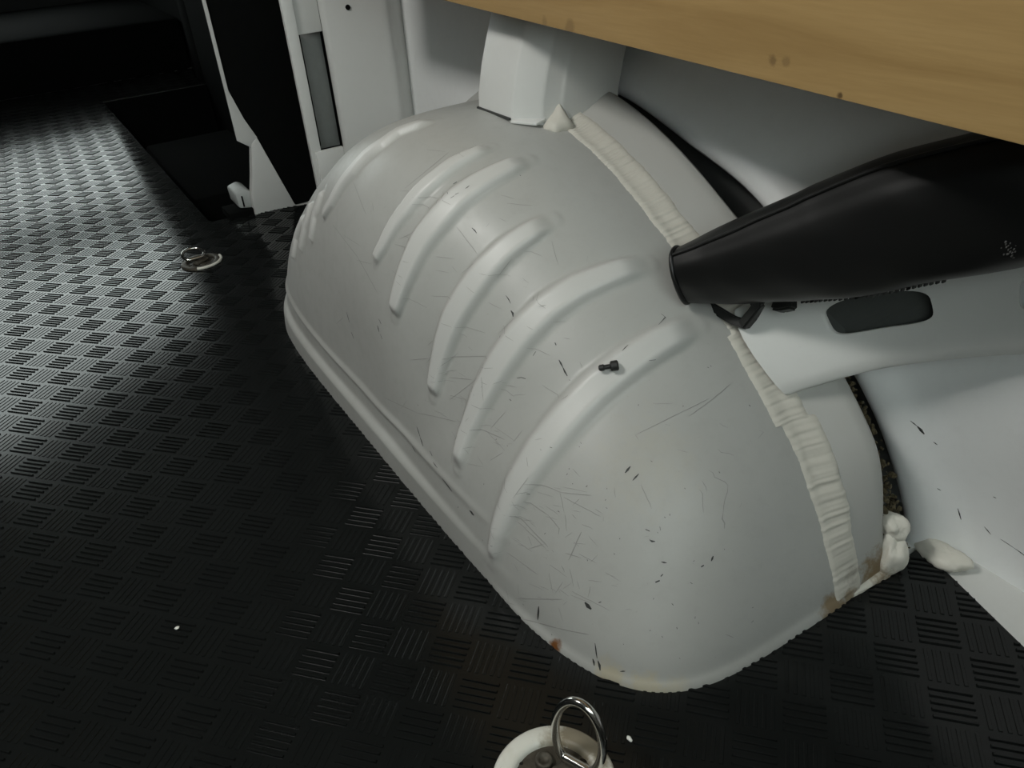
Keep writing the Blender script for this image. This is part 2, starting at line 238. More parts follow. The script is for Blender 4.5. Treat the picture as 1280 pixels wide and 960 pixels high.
LIGHT= [[0.89,[[-0.1809,0.0024],[-0.187,0.005],[-0.1931,0.0077],[-0.1988,0.0099]]],[0.89,[[-0.1988,0.0099],[-0.2045,0.0126],[-0.2101,0.0152],[-0.2153,0.0174],[-0.2205,0.0197]]],[0.63,[[-0.2205,0.0197],[-0.2253,0.0218],[-0.2301,0.0239],[-0.2345,0.0256],[-0.2389,0.0273],[-0.2433,0.029],[-0.2474,0.0303],[-0.2514,0.0316]]],[0.54,[[-0.1643,0.0137],[-0.1706,0.0183],[-0.177,0.0229],[-0.183,0.0272],[-0.1886,0.031],[-0.1939,0.0344],[-0.1991,0.0378],[-0.204,0.0408],[-0.2089,0.0438],[-0.2135,0.0465],[-0.218,0.0491]]],[0.58,[[-0.1456,0.1089],[-0.1515,0.1088],[-0.1569,0.1084],[-0.1624,0.108],[-0.1678,0.1076],[-0.1732,0.1072]]],[0.58,[[-0.1732,0.1072],[-0.177,0.1057],[-0.1811,0.1045],[-0.1849,0.1029],[-0.1887,0.1014]]],[0.72,[[-0.1423,0.0928],[-0.1476,0.092],[-0.1525,0.0909],[-0.1574,0.0899],[-0.1623,0.0888],[-0.1672,0.0878],[-0.172,0.0868],[-0.1768,0.0858],[-0.1816,0.0848],[-0.186,0.0835]]],[0.54,[[-0.1432,0.0883],[-0.1483,0.0872],[-0.154,0.0868],[-0.1591,0.0857],[-0.1644,0.085],[-0.1697,0.0843],[-0.1747,0.0833],[-0.1796,0.0823],[-0.1845,0.0813]]],[0.45,[[-0.1431,0.1259],[-0.1487,0.1265],[-0.154,0.1268],[-0.1596,0.1275],[-0.1649,0.1278],[-0.1697,0.1278],[-0.1749,0.1281]]],[0.45,[[-0.1749,0.1281],[-0.1791,0.1292],[-0.183,0.13],[-0.1872,0.1311],[-0.1911,0.1319],[-0.195,0.1327],[-0.1988,0.1335]]],[0.45,[[-0.1789,0.1254],[-0.1837,0.1251],[-0.1882,0.1245],[-0.1929,0.1242],[-0.1973,0.1236],[-0.2017,0.1231],[-0.2061,0.1225],[-0.2101,0.1216],[-0.2144,0.1211]]],[0.54,[[-0.1428,0.0534],[-0.1487,0.0541],[-0.1545,0.0548],[-0.16,0.0551],[-0.1655,0.0554],[-0.1709,0.0558],[-0.176,0.0558],[-0.181,0.0558],[-0.1861,0.0559]]],[0.45,[[-0.1443,0.0702],[-0.1502,0.0709],[-0.1558,0.0712],[-0.1613,0.0715],[-0.1665,0.0714],[-0.1719,0.0718]]],[0.45,[[0.1284,0.0879],[0.1152,0.0914],[0.1031,0.0944],[0.0914,0.0972],[0.0806,0.0994],[0.0691,0.1022],[0.0585,0.1045],[0.048,0.1069]]],[0.45,[[0.048,0.1069],[0.0381,0.1104],[0.0287,0.1136],[0.0194,0.1168],[0.0109,0.1195],[0.0025,0.1221],[-0.0055,0.1245],[-0.0135,0.1269],[-0.021,0.129]]],[0.67,[[-0.0529,0.1375],[-0.0605,0.1389],[-0.0677,0.14],[-0.0744,0.1408],[-0.0811,0.1417],[-0.0878,0.1426],[-0.094,0.1432]]],[0.45,[[0.0653,0.1638],[0.0574,0.1673],[0.0499,0.1706],[0.0429,0.1735],[0.0363,0.1762]]],[0.45,[[0.0038,0.1666],[-0.0035,0.1691],[-0.0103,0.1713],[-0.0168,0.1732],[-0.0236,0.1754],[-0.0295,0.177]]],[0.45,[[0.0089,0.1872],[0.0026,0.1895],[-0.0037,0.1917],[-0.0095,0.1937],[-0.0154,0.1957],[-0.0212,0.1977],[-0.0269,0.1996],[-0.0327,0.2016],[-0.038,0.2033]]],[0.45,[[0.2669,0.255],[0.2535,0.2543],[0.2411,0.2533],[0.2294,0.2521],[0.2182,0.2509],[0.2075,0.2495],[0.1973,0.2479],[0.1873,0.2465],[0.1782,0.2446]]],[0.45,[[0.1782,0.2446],[0.1712,0.2417],[0.1643,0.2388],[0.1578,0.2357],[0.1514,0.2326],[0.1454,0.2293],[0.1391,0.2263],[0.1332,0.2231],[0.1273,0.2199]]],[0.36,[[0.2335,0.3104],[0.2233,0.3083],[0.2141,0.3058],[0.2055,0.3033],[0.1979,0.3005],[0.1903,0.2977],[0.1827,0.295],[0.1761,0.2919]]],[0.36,[[0.0461,0.3052],[0.0409,0.3025],[0.0363,0.2997],[0.0316,0.2968],[0.0269,0.294],[0.0223,0.2912],[0.0176,0.2884],[0.0134,0.2854]]],[0.63,[[-0.2087,0.0821],[-0.2088,0.0866],[-0.2085,0.0906],[-0.2083,0.0946],[-0.2077,0.0983],[-0.2075,0.1023],[-0.2073,0.1063]]],[0.89,[[-0.2746,0.1229],[-0.2769,0.1194],[-0.2795,0.1163],[-0.2817,0.1128]]],[0.45,[[-0.2484,0.1506],[-0.2514,0.1484],[-0.2541,0.1458],[-0.2572,0.1436],[-0.2602,0.1413],[-0.263,0.1387]]],[0.45,[[-0.263,0.1387],[-0.2661,0.135],[-0.2689,0.131],[-0.2718,0.1269],[-0.2746,0.1229]]],[0.31,[[-0.1963,0.1758],[-0.1976,0.1773],[-0.199,0.1788],[-0.2003,0.1804],[-0.2014,0.1816],[-0.2028,0.1832],[-0.2038,0.1844],[-0.2045,0.1853],[-0.2056,0.1866],[-0.2063,0.1875],[-0.2071,0.1884],[-0.2078,0.1894],[-0.2085,0.1903],[-0.209,0.191]]],[0.31,[[-0.2114,0.1836],[-0.2114,0.1852],[-0.2111,0.1864],[-0.2111,0.1879],[-0.2108,0.1892],[-0.2106,0.1905],[-0.21,0.1914],[-0.2097,0.1927],[-0.2091,0.1937],[-0.2085,0.1947],[-0.208,0.1957]]],[0.4,[[-0.2243,0.1462],[-0.2277,0.1432],[-0.2312,0.1403],[-0.2346,0.1373],[-0.2381,0.1344],[-0.2412,0.1312]]],[0.4,[[-0.2544,0.1409],[-0.2579,0.1378],[-0.2609,0.134],[-0.2639,0.1302],[-0.2669,0.1264]]],[0.54,[[-0.3212,0.036],[-0.323,0.0332],[-0.3247,0.0303]]],[0.36,[[-0.2234,0.0598],[-0.2278,0.0594],[-0.2325,0.0595],[-0.2369,0.0591],[-0.2416,0.0592],[-0.2456,0.0585],[-0.2499,0.0582],[-0.254,0.0575],[-0.258,0.0568]]],[0.45,[[-0.1539,0.002],[-0.1603,0.0048],[-0.1664,0.0073]]],[0.36,[[-0.119,0.0072],[-0.1249,0.0075],[-0.1311,0.0083],[-0.1369,0.0086],[-0.1423,0.0086],[-0.1481,0.0091]]],[0.27,[[0.1278,0.3271],[0.1251,0.3304],[0.123,0.3335],[0.1213,0.3364],[0.1196,0.3393],[0.1184,0.3421],[0.1177,0.3447],[0.1169,0.3473],[0.1167,0.3497],[0.1169,0.352],[0.1176,0.3541],[0.1182,0.3562]]],[0.27,[[-0.0527,0.2822],[-0.0487,0.2855],[-0.0447,0.2888],[-0.0407,0.2921],[-0.0367,0.2954],[-0.0327,0.2987]]],[0.22,[[-0.0033,0.1449],[-0.0086,0.1504],[-0.0134,0.1556],[-0.0179,0.1605],[-0.0223,0.1654],[-0.0267,0.1702],[-0.0307,0.1747],[-0.0343,0.1789],[-0.0379,0.1831]]],[0.29,[[-0.027,0.1563],[-0.029,0.152],[-0.0309,0.1477],[-0.0329,0.1433],[-0.0353,0.1393],[-0.0373,0.135]]],[0.3,[[-0.0525,0.1169],[-0.0544,0.1146],[-0.0559,0.1119]]],[0.28,[[-0.0427,0.2328],[-0.0473,0.2316],[-0.0515,0.2301],[-0.0564,0.2292],[-0.0609,0.228],[-0.0658,0.2271]]],[0.34,[[0.0172,0.3143],[0.0135,0.3131],[0.0098,0.3119]]],[0.29,[[-0.2045,0.1116],[-0.2079,0.1114],[-0.2116,0.1115],[-0.2146,0.1109]]],[0.36,[[-0.0169,0.2712],[-0.0179,0.2746],[-0.0185,0.2777],[-0.0191,0.2807],[-0.0197,0.2838],[-0.0202,0.2869]]],[0.22,[[-0.1526,0.12],[-0.1569,0.1205],[-0.1616,0.1213],[-0.1659,0.1219],[-0.1702,0.1224]]],[0.2,[[-0.2491,0.1126],[-0.2505,0.1132],[-0.2517,0.1134]]],[0.28,[[0.1448,0.3557],[0.1391,0.3559],[0.1335,0.3562],[0.1284,0.3563],[0.1232,0.3564]]],[0.3,[[-0.1337,0.0919],[-0.1398,0.0927],[-0.1459,0.0935],[-0.1516,0.094],[-0.1572,0.0945],[-0.1628,0.095]]],[0.34,[[-0.1049,0.1459],[-0.106,0.1497],[-0.107,0.1534],[-0.1081,0.1571]]],[0.27,[[0.0223,0.3246],[0.0186,0.3243],[0.0152,0.3238],[0.0119,0.3232],[0.0082,0.3229],[0.0049,0.3224]]],[0.2,[[-0.0797,0.1788],[-0.0843,0.1807],[-0.0888,0.1825],[-0.0934,0.1843]]],[0.3,[[0.0131,0.1756],[0.009,0.1809],[0.0048,0.1861],[0.001,0.191],[-0.0027,0.1958]]],[0.29,[[-0.0455,0.1605],[-0.0514,0.1607],[-0.0572,0.1609],[-0.0631,0.1612],[-0.0685,0.1612]]],[0.22,[[-0.2142,0.0569],[-0.2161,0.0599],[-0.2181,0.063],[-0.22,0.066]]],[0.31,[[-0.2072,0.1252],[-0.211,0.1242],[-0.2149,0.1232]]],[0.21,[[-0.1966,0.0973],[-0.1986,0.1004],[-0.2003,0.1031]]],[0.34,[[-0.0706,0.1861],[-0.0761,0.1865],[-0.0815,0.187]]],[0.27,[[-0.209,0.0492],[-0.2103,0.0542],[-0.2113,0.0587],[-0.2123,0.0633]]],[0.29,[[0.0804,0.2311],[0.0732,0.2307],[0.0665,0.23],[0.0598,0.2294],[0.0536,0.2285],[0.0474,0.2276]]],[0.34,[[-0.0511,0.1179],[-0.0565,0.1196],[-0.0618,0.1213]]],[0.29,[[-0.0764,0.1476],[-0.0827,0.1475],[-0.089,0.1474],[-0.0953,0.1473],[-0.1011,0.147],[-0.1069,0.1467]]],[0.21,[[-0.1365,0.1037],[-0.1402,0.1048],[-0.1438,0.1059]]],[0.23,[[-0.0212,0.1551],[-0.0231,0.1506]]],[0.21,[[-0.0559,0.1018],[-0.0628,0.1044],[-0.0692,0.1067],[-0.0757,0.109],[-0.0817,0.111]]],[0.21,[[-0.0691,0.1157],[-0.0745,0.1141],[-0.0799,0.1126]]],[0.25,[[-0.2028,0.0523],[-0.2063,0.0523],[-0.2098,0.0522]]],[0.31,[[-0.191,0.035],[-0.1941,0.0367],[-0.1971,0.0383]]],[0.3,[[0.052,0.2777],[0.0466,0.2782],[0.0417,0.2786],[0.0372,0.2787],[0.0323,0.2791]]],[0.27,[[-0.1378,0.1108],[-0.1394,0.1157],[-0.1406,0.1201],[-0.1419,0.1246],[-0.1431,0.129],[-0.144,0.1331]]],[0.34,[[0.0072,0.1255],[0.0002,0.126],[-0.0071,0.1268]]],[0.21,[[-0.2413,0.0827],[-0.244,0.0824],[-0.2467,0.0821],[-0.2494,0.0819]]],[0.31,[[-0.1179,0.0967],[-0.1229,0.0953],[-0.1282,0.0942]]],[0.22,[[-0.0373,0.2032],[-0.0437,0.2042],[-0.0497,0.2049]]],[0.27,[[-0.1787,0.1124],[-0.1803,0.115]]],[0.28,[[0.1043,0.2843],[0.0985,0.2877],[0.0931,0.2909],[0.0883,0.2938],[0.0839,0.2966],[0.0795,0.2993]]],[0.23,[[0.112,0.3617],[0.1052,0.3603],[0.0984,0.359],[0.0922,0.3575],[0.0859,0.356]]],[0.29,[[0.1814,0.2404],[0.1677,0.2433],[0.1551,0.2457],[0.1434,0.2478]]],[0.31,[[-0.2139,0.0901],[-0.2182,0.0896],[-0.2225,0.0892],[-0.2268,0.0887],[-0.2308,0.0879]]],[0.28,[[0.1328,0.3236],[0.1266,0.3247],[0.1209,0.3257],[0.1157,0.3264]]],[0.31,[[0.0445,0.2408],[0.0384,0.2419],[0.0315,0.2434],[0.0251,0.2447],[0.0191,0.2458],[0.0131,0.2468]]],[0.32,[[-0.0769,0.2219],[-0.0818,0.2209],[-0.0871,0.2202],[-0.0919,0.2192],[-0.0967,0.2183]]],[0.24,[[-0.1485,0.0908],[-0.1542,0.0937],[-0.1596,0.0963]]],[0.25,[[0.0176,0.1234],[0.0089,0.1258],[0.0008,0.1279]]],[0.2,[[0.0016,0.2615],[-0.0031,0.2599],[-0.0075,0.2582],[-0.0122,0.2567]]],[0.26,[[-0.2403,0.0832],[-0.2439,0.0825],[-0.2472,0.0815],[-0.2505,0.0805],[-0.2538,0.0796]]],[0.28,[[-0.0294,0.1619],[-0.0362,0.1631],[-0.0429,0.1643]]],[0.22,[[-0.1965,0.0638],[-0.1991,0.0599],[-0.2019,0.0564],[-0.2045,0.0525],[-0.2074,0.0491]]],[0.3,[[-0.1856,0.0735],[-0.1892,0.0747]]],[0.35,[[-0.1435,0.0659],[-0.1432,0.0613]]],[0.32,[[0.0374,0.1276],[0.0296,0.1287]]],[0.21,[[-0.0398,0.2656],[-0.0441,0.2651]]],[0.26,[[-0.0629,0.1872],[-0.066,0.1894],[-0.0687,0.1913]]],[0.23,[[-0.1133,0.0519],[-0.1187,0.0531],[-0.1236,0.0539]]],[0.33,[[0.0208,0.149],[0.0154,0.1469],[0.0097,0.1451]]],[0.21,[[0.0471,0.2657],[0.0421,0.2659],[0.0371,0.266],[0.0321,0.2662]]],[0.28,[[-0.276,0.125],[-0.2776,0.1226]]],[0.35,[[-0.0183,0.2488],[-0.0233,0.2476],[-0.0283,0.2465],[-0.0337,0.2457]]],[0.28,[[-0.1906,0.0828],[-0.1936,0.0822]]],[0.31,[[-0.189,0.1221],[-0.1904,0.1255],[-0.1915,0.1285]]],[0.28,[[-0.2009,0.0404],[-0.206,0.0418],[-0.2111,0.0431]]],[0.23,[[-0.1661,0.1291],[-0.1696,0.1298],[-0.173,0.1305]]],[0.31,[[-0.1955,0.1761],[-0.198,0.1745],[-0.2006,0.1729]]],[0.22,[[-0.2261,0.0866],[-0.2272,0.0904],[-0.2283,0.0942]]],[0.3,[[-0.2054,0.1814],[-0.2083,0.1804]]],[0.31,[[-0.1881,0.1023],[-0.1889,0.0995],[-0.19,0.0971]]],[0.24,[[-0.2167,0.1212],[-0.218,0.1187]]],[0.35,[[0.1098,0.2777],[0.1013,0.2784],[0.0936,0.2788],[0.0865,0.279],[0.0795,0.2791]]],[0.3,[[-0.2511,0.1456],[-0.2536,0.1434],[-0.2561,0.1412],[-0.2584,0.1386]]],[0.2,[[-0.2117,0.055],[-0.2138,0.0531]]],[0.25,[[-0.0407,0.2249],[-0.043,0.2284],[-0.0453,0.2319],[-0.0476,0.2353],[-0.0495,0.2385],[-0.0514,0.2417]]],[0.23,[[0.021,0.2668],[0.0183,0.2695],[0.0157,0.2722],[0.0134,0.2746],[0.0112,0.277],[0.0085,0.2796]]],[0.26,[[0.0824,0.3305],[0.077,0.3294],[0.0716,0.3283],[0.0668,0.327],[0.0619,0.3258],[0.0566,0.3247]]],[0.31,[[-0.1724,0.147],[-0.177,0.1452],[-0.1816,0.1435]]],[0.27,[[-0.1721,0.1163],[-0.1764,0.1171],[-0.1807,0.1179]]],[0.25,[[-0.2494,0.0755],[-0.2516,0.0756],[-0.2536,0.0754]]],[0.22,[[-0.0639,0.151],[-0.0692,0.1521]]],[0.32,[[-0.0708,0.1398],[-0.0768,0.1389],[-0.0831,0.1383],[-0.0891,0.1374],[-0.095,0.1365],[-0.1005,0.1354]]],[0.23,[[-0.0355,0.2719],[-0.0389,0.2702],[-0.0427,0.2687]]],[0.3,[[-0.0814,0.1355],[-0.0877,0.1368],[-0.0937,0.1378]]],[0.29,[[-0.1715,0.0171],[-0.1759,0.0197],[-0.1797,0.0214]]],[0.21,[[-0.1671,0.0188],[-0.1719,0.0211],[-0.1766,0.0235],[-0.181,0.0255]]],[0.35,[[-0.1035,0.1953],[-0.1077,0.1941],[-0.1123,0.1931],[-0.1169,0.1922],[-0.1214,0.1912],[-0.1259,0.1903]]],[0.27,[[-0.0551,0.2633],[-0.0592,0.2617],[-0.0633,0.2602],[-0.067,0.2584],[-0.071,0.2569],[-0.0751,0.2554]]],[0.25,[[0.0821,0.0905],[0.0718,0.094]]],[0.32,[[-0.098,0.2326],[-0.1006,0.2325],[-0.1032,0.2323]]],[0.32,[[-0.0182,0.1168],[-0.025,0.1152],[-0.0317,0.1137]]],[0.26,[[-0.1308,0.192],[-0.1332,0.1945],[-0.1351,0.1968]]],[0.35,[[-0.0305,0.1561],[-0.0353,0.1603],[-0.0397,0.1642]]],[0.26,[[-0.0699,0.2404],[-0.0749,0.2392],[-0.0802,0.2382]]],[0.33,[[-0.2114,0.0558],[-0.2151,0.0554],[-0.2188,0.0551],[-0.2222,0.0544]]],[0.21,[[0.0237,0.1574],[0.0151,0.16],[0.007,0.1624],[-0.0007,0.1646],[-0.0083,0.1667]]],[0.35,[[-0.0343,0.1731],[-0.0402,0.1716],[-0.0458,0.1698]]],[0.27,[[0.2244,0.2557],[0.2108,0.2567],[0.1979,0.2576],[0.1854,0.2583],[0.1741,0.2587]]],[0.36,[[-0.0137,0.2049],[-0.0195,0.2034]]],[0.29,[[-0.1214,0.2173],[-0.124,0.2153],[-0.1263,0.2131]]],[0.21,[[-0.1732,0.1321],[-0.1777,0.1329],[-0.1821,0.1336],[-0.1862,0.134],[-0.1902,0.1344],[-0.1943,0.1349]]],[0.26,[[0.0233,0.1648],[0.0167,0.164],[0.0093,0.1639]]],[0.3,[[-0.0632,0.2873],[-0.0664,0.2841]]],[0.27,[[0.0852,0.2548],[0.0811,0.2542],[0.0771,0.2535]]],[0.32,[[0.0886,0.2687],[0.0811,0.2694],[0.0741,0.2698]]],[0.27,[[-0.113,0.1163],[-0.1184,0.115],[-0.1235,0.1134],[-0.1289,0.1122]]],[0.34,[[-0.0027,0.147],[-0.0077,0.1482],[-0.013,0.1498]]],[0.25,[[-0.1458,0.1222],[-0.1495,0.1215]]],[0.27,[[-0.1585,0.0936],[-0.1622,0.0933],[-0.1659,0.093]]],[0.35,[[-0.1928,0.1158],[-0.1954,0.1149],[-0.198,0.1139]]],[0.22,[[-0.217,0.0398],[-0.2197,0.0368],[-0.2221,0.0333],[-0.2248,0.0304]]],[0.33,[[-0.1479,0.0161],[-0.1508,0.0119],[-0.1536,0.0077],[-0.1561,0.0031]]],[0.25,[[-0.0289,0.1454],[-0.0324,0.1454],[-0.0362,0.1457]]],[0.33,[[-0.0998,0.1421],[-0.1041,0.1437]]],[0.25,[[-0.0394,0.1942],[-0.0443,0.1961],[-0.0488,0.1978],[-0.0533,0.1994],[-0.0574,0.2008]]],[0.34,[[0.0403,0.1689],[0.0365,0.1742],[0.0327,0.1794],[0.0289,0.1846],[0.0259,0.1893],[0.0225,0.1941]]],[0.32,[[-0.1721,0.0554],[-0.1767,0.0548]]],[0.36,[[-0.205,0.0752],[-0.2077,0.0737],[-0.21,0.0717]]],[0.21,[[0.0332,0.3302],[0.0288,0.3294],[0.0247,0.3283],[0.0207,0.3272]]],[0.31,[[0.2669,0.1265],[0.2521,0.137],[0.2378,0.1473]]],[0.29,[[-0.2201,0.0444],[-0.2214,0.047],[-0.223,0.05]]],[0.23,[[-0.1707,0.1053],[-0.1748,0.1061],[-0.1788,0.1069],[-0.1826,0.1073]]],[0.27,[[-0.1331,0.1464],[-0.136,0.1435],[-0.1389,0.1406]]],[0.33,[[-0.0842,0.1375],[-0.0872,0.1366],[-0.0905,0.1361]]],[0.28,[[-0.0328,0.1408],[-0.0348,0.1441],[-0.0369,0.1475]]],[0.21,[[-0.1467,0.0716],[-0.1531,0.073]]],[0.33,[[-0.1657,0.0325],[-0.167,0.0271],[-0.1687,0.0221]]],[0.34,[[-0.1539,0.0691],[-0.1578,0.0704],[-0.1613,0.0713]]],[0.25,[[-0.0046,0.2745],[-0.0091,0.2741],[-0.0136,0.2738],[-0.0181,0.2734],[-0.0222,0.2728],[-0.0263,0.2722]]],[0.3,[[-0.1878,0.194],[-0.19,0.1936],[-0.1926,0.1935],[-0.1948,0.1931],[-0.1971,0.1928]]],[0.3,[[-0.1942,0.0708],[-0.1991,0.0703],[-0.2042,0.0702],[-0.2088,0.0693],[-0.2136,0.0688]]],[0.25,[[-0.2264,0.1752],[-0.2291,0.1731],[-0.2319,0.171]]],[0.23,[[-0.1609,0.1105],[-0.1661,0.1105]]],[0.24,[[-0.0433,0.1425],[-0.0455,0.1454],[-0.0474,0.148]]],[0.29,[[-0.0211,0.1313],[-0.0288,0.1318],[-0.0364,0.1323],[-0.0436,0.1326],[-0.0516,0.1334]]],[0.29,[[0.169,0.3044],[0.1655,0.3015],[0.1625,0.2984]]],[0.26,[[-0.0477,0.1889],[-0.0503,0.1854],[-0.0525,0.1815],[-0.0543,0.1774],[-0.0565,0.1736],[-0.0587,0.1697]]],[0.33,[[0.0331,0.145],[0.0269,0.145],[0.0212,0.1447]]],[0.33,[[-0.2437,0.1625],[-0.246,0.1604],[-0.2479,0.158]]],[0.33,[[0.0119,0.1703],[0.0061,0.1729],[0.0003,0.1755],[-0.0055,0.1781]]],[0.24,[[-0.0244,0.1105],[-0.027,0.1142],[-0.0295,0.118]]],[0.27,[[-0.0044,0.1506],[-0.0123,0.1523],[-0.0202,0.154],[-0.0276,0.1554]]],[0.28,[[0.0803,0.324],[0.0758,0.3235],[0.0714,0.323]]],[0.28,[[-0.2054,0.0969],[-0.2086,0.0961],[-0.2118,0.0954]]],[0.22,[[-0.1798,0.0421],[-0.186,0.0438],[-0.1917,0.0452],[-0.1972,0.0462]]],[0.34,[[-0.2316,0.0736],[-0.2351,0.0745],[-0.2383,0.075],[-0.2418,0.0759]]],[0.25,[[-0.1526,0.0866],[-0.1578,0.088]]],[0.28,[[-0.2052,0.0862],[-0.2097,0.0868],[-0.2141,0.0874],[-0.2182,0.0877]]],[0.23,[[0.0177,0.2226],[0.0125,0.2228],[0.0079,0.2228],[0.0032,0.2227]]],[0.24,[[-0.2033,0.0861],[-0.2078,0.0868],[-0.2123,0.0875]]],[0.28,[[0.021,0.3074],[0.0211,0.3104]]],[0.2,[[-0.0928,0.1386],[-0.0975,0.1385]]],[0.24,[[-0.1734,0.1276],[-0.1765,0.1245],[-0.1797,0.1214],[-0.1825,0.118],[-0.1857,0.1149]]],[0.22,[[-0.2142,0.1054],[-0.2174,0.1035],[-0.221,0.1021],[-0.2242,0.1003]]],[0.27,[[-0.0409,0.1981],[-0.0423,0.1936],[-0.0433,0.1887]]],[0.29,[[-0.0499,0.1845],[-0.0535,0.1847],[-0.057,0.1848]]],[0.27,[[-0.0364,0.1739],[-0.0398,0.1724]]],[0.33,[[-0.0674,0.1826],[-0.0727,0.1814],[-0.0779,0.1801],[-0.0831,0.1789]]],[0.27,[[-0.1238,0.0725],[-0.1306,0.0758]]],[0.33,[[-0.1675,0.0722],[-0.1724,0.0766],[-0.177,0.0806],[-0.1812,0.0842]]],[0.34,[[-0.0234,0.2921],[-0.0269,0.2911],[-0.0304,0.2901],[-0.0338,0.2891],[-0.0373,0.288]]],[0.26,[[-0.162,0.0819],[-0.1658,0.0794],[-0.1691,0.0766]]],[0.3,[[-0.1848,0.0807],[-0.1884,0.0808]]],[0.29,[[-0.1916,0.1187],[-0.195,0.1194],[-0.1982,0.1197]]],[0.32,[[0.1,0.3189],[0.0925,0.3181],[0.0856,0.3171],[0.0792,0.316]]],[0.3,[[-0.0581,0.1427],[-0.0649,0.1448],[-0.0718,0.147]]],[0.3,[[0.0955,0.0756],[0.087,0.0751]]],[0.26,[[-0.0014,0.2157],[-0.0051,0.2144],[-0.0092,0.2135]]],[0.3,[[0.1004,0.2883],[0.0933,0.2881],[0.0867,0.2877]]],[0.21,[[-0.1379,0.1075],[-0.1409,0.1037],[-0.1443,0.1003]]],[0.35,[[-0.0697,0.256],[-0.072,0.257],[-0.0739,0.2577]]],[0.34,[[-0.1449,0.0719],[-0.151,0.0725],[-0.1571,0.0731]]],[0.24,[[0.0312,0.2719],[0.0279,0.27],[0.0246,0.2681]]],[0.24,[[-0.1401,0.1051],[-0.1452,0.1035],[-0.1507,0.1023]]],[0.33,[[-0.0768,0.1443],[-0.0803,0.1453],[-0.0839,0.1462]]],[0.33,[[-0.0032,0.15],[-0.0096,0.1515]]],[0.27,[[-0.1908,0.0469],[-0.1964,0.0485],[-0.2016,0.0497]]],[0.25,[[-0.1316,0.1608],[-0.1346,0.1623],[-0.1375,0.1639]]],[0.24,[[-0.1552,0.0487],[-0.1589,0.0466],[-0.1626,0.0445]]],[0.32,[[-0.1548,0.1071],[-0.1591,0.106]]],[0.32,[[0.0404,0.1893],[0.0371,0.193],[0.0339,0.1967]]],[0.33,[[-0.2403,0.1609],[-0.2432,0.1585],[-0.2464,0.1565],[-0.2493,0.1542]]],[0.28,[[-0.0721,0.1447],[-0.0741,0.1493],[-0.0761,0.1539],[-0.0785,0.1589],[-0.0808,0.1638]]],[0.23,[[-0.2244,0.1662],[-0.2274,0.1648],[-0.2305,0.1634]]],[0.35,[[-0.0181,0.1559],[-0.0243,0.1555],[-0.0308,0.1554]]],[0.34,[[-0.1872,0.1137],[-0.1901,0.1101],[-0.1926,0.1061],[-0.1955,0.1024]]],[0.25,[[-0.0843,0.2443],[-0.0879,0.2441],[-0.0914,0.244]]],[0.32,[[-0.2355,0.0697],[-0.2368,0.0654],[-0.2379,0.0607]]],[0.24,[[-0.0088,0.1766],[-0.0155,0.1765],[-0.0217,0.176]]],[0.34,[[0.0844,0.0951],[0.078,0.103],[0.0719,0.1107]]],[0.25,[[-0.0875,0.1208],[-0.0915,0.1252],[-0.0952,0.1292],[-0.0988,0.1332]]],[0.26,[[-0.2058,0.0959],[-0.2091,0.097],[-0.2125,0.098],[-0.2155,0.0987]]],[0.27,[[-0.0538,0.2593],[-0.0566,0.2586],[-0.0594,0.258]]],[0.33,[[-0.1397,0.1157],[-0.1435,0.1176],[-0.1471,0.1191]]],[0.23,[[-0.0284,0.0986],[-0.0295,0.0939],[-0.0303,0.0889]]],[0.31,[[0.0004,0.2226],[-0.0054,0.2225],[-0.0112,0.2225],[-0.0169,0.2225],[-0.0226,0.2225],[-0.0283,0.2226]]],[0.3,[[-0.1667,0.1132],[-0.1716,0.1125],[-0.1768,0.1122],[-0.1813,0.1112]]],[0.24,[[-0.2133,0.0759],[-0.2157,0.0731],[-0.2182,0.0703],[-0.2203,0.0671],[-0.2228,0.0643]]],[0.28,[[-0.0141,0.1731],[-0.018,0.1737],[-0.0219,0.1743]]],[0.31,[[-0.2672,0.0605],[-0.2694,0.0613],[-0.2714,0.0615]]],[0.29,[[-0.2236,0.0564],[-0.2274,0.0566],[-0.2312,0.0569],[-0.235,0.0571],[-0.2388,0.0574],[-0.2425,0.0577]]],[0.35,[[-0.1233,0.0693],[-0.1268,0.0661],[-0.1303,0.0629]]],[0.27,[[-0.0684,0.1888],[-0.0733,0.1883]]],[0.23,[[-0.1198,0.0405],[-0.1254,0.0439],[-0.131,0.0472],[-0.1361,0.0501]]],[0.24,[[0.1044,0.252],[0.0976,0.2505],[0.0909,0.2491],[0.0846,0.2475],[0.0783,0.2459]]],[0.33,[[-0.2102,0.1422],[-0.2127,0.1389],[-0.2156,0.136]]],[0.33,[[0.1033,0.3245],[0.097,0.3249],[0.0907,0.3252],[0.0854,0.3252],[0.0801,0.3252]]],[0.3,[[-0.2235,0.0697],[-0.226,0.0671],[-0.2285,0.0645]]]]
SIDE = [[0.48,[[-0.297,0.1406],[-0.2997,0.138],[-0.3024,0.1353]]],[1.29,[[-0.3024,0.1353],[-0.3054,0.1315],[-0.3084,0.1276]]],[0.48,[[-0.3159,0.1207],[-0.3175,0.1193],[-0.3191,0.1179]]],[0.65,[[-0.3471,0.0507],[-0.3498,0.0449],[-0.3524,0.0391]]],[0.65,[[-0.3723,0.0419],[-0.3761,0.0397],[-0.3798,0.0375]]],[0.39,[[-0.389,0.0386],[-0.3958,0.038],[-0.4025,0.0373]]],[0.52,[[-0.4025,0.0373],[-0.4091,0.0366],[-0.4157,0.0359]]],[1.29,[[-0.4157,0.0359],[-0.4188,0.0355],[-0.4219,0.035]]],[0.48,[[-0.3283,0.0689],[-0.3298,0.068],[-0.3313,0.067]]],[0.48,[[-0.3729,0.0825],[-0.3744,0.0826],[-0.3759,0.0827]]]]
RIDGES = {int(k): v for k, v in RIDGES.items()}
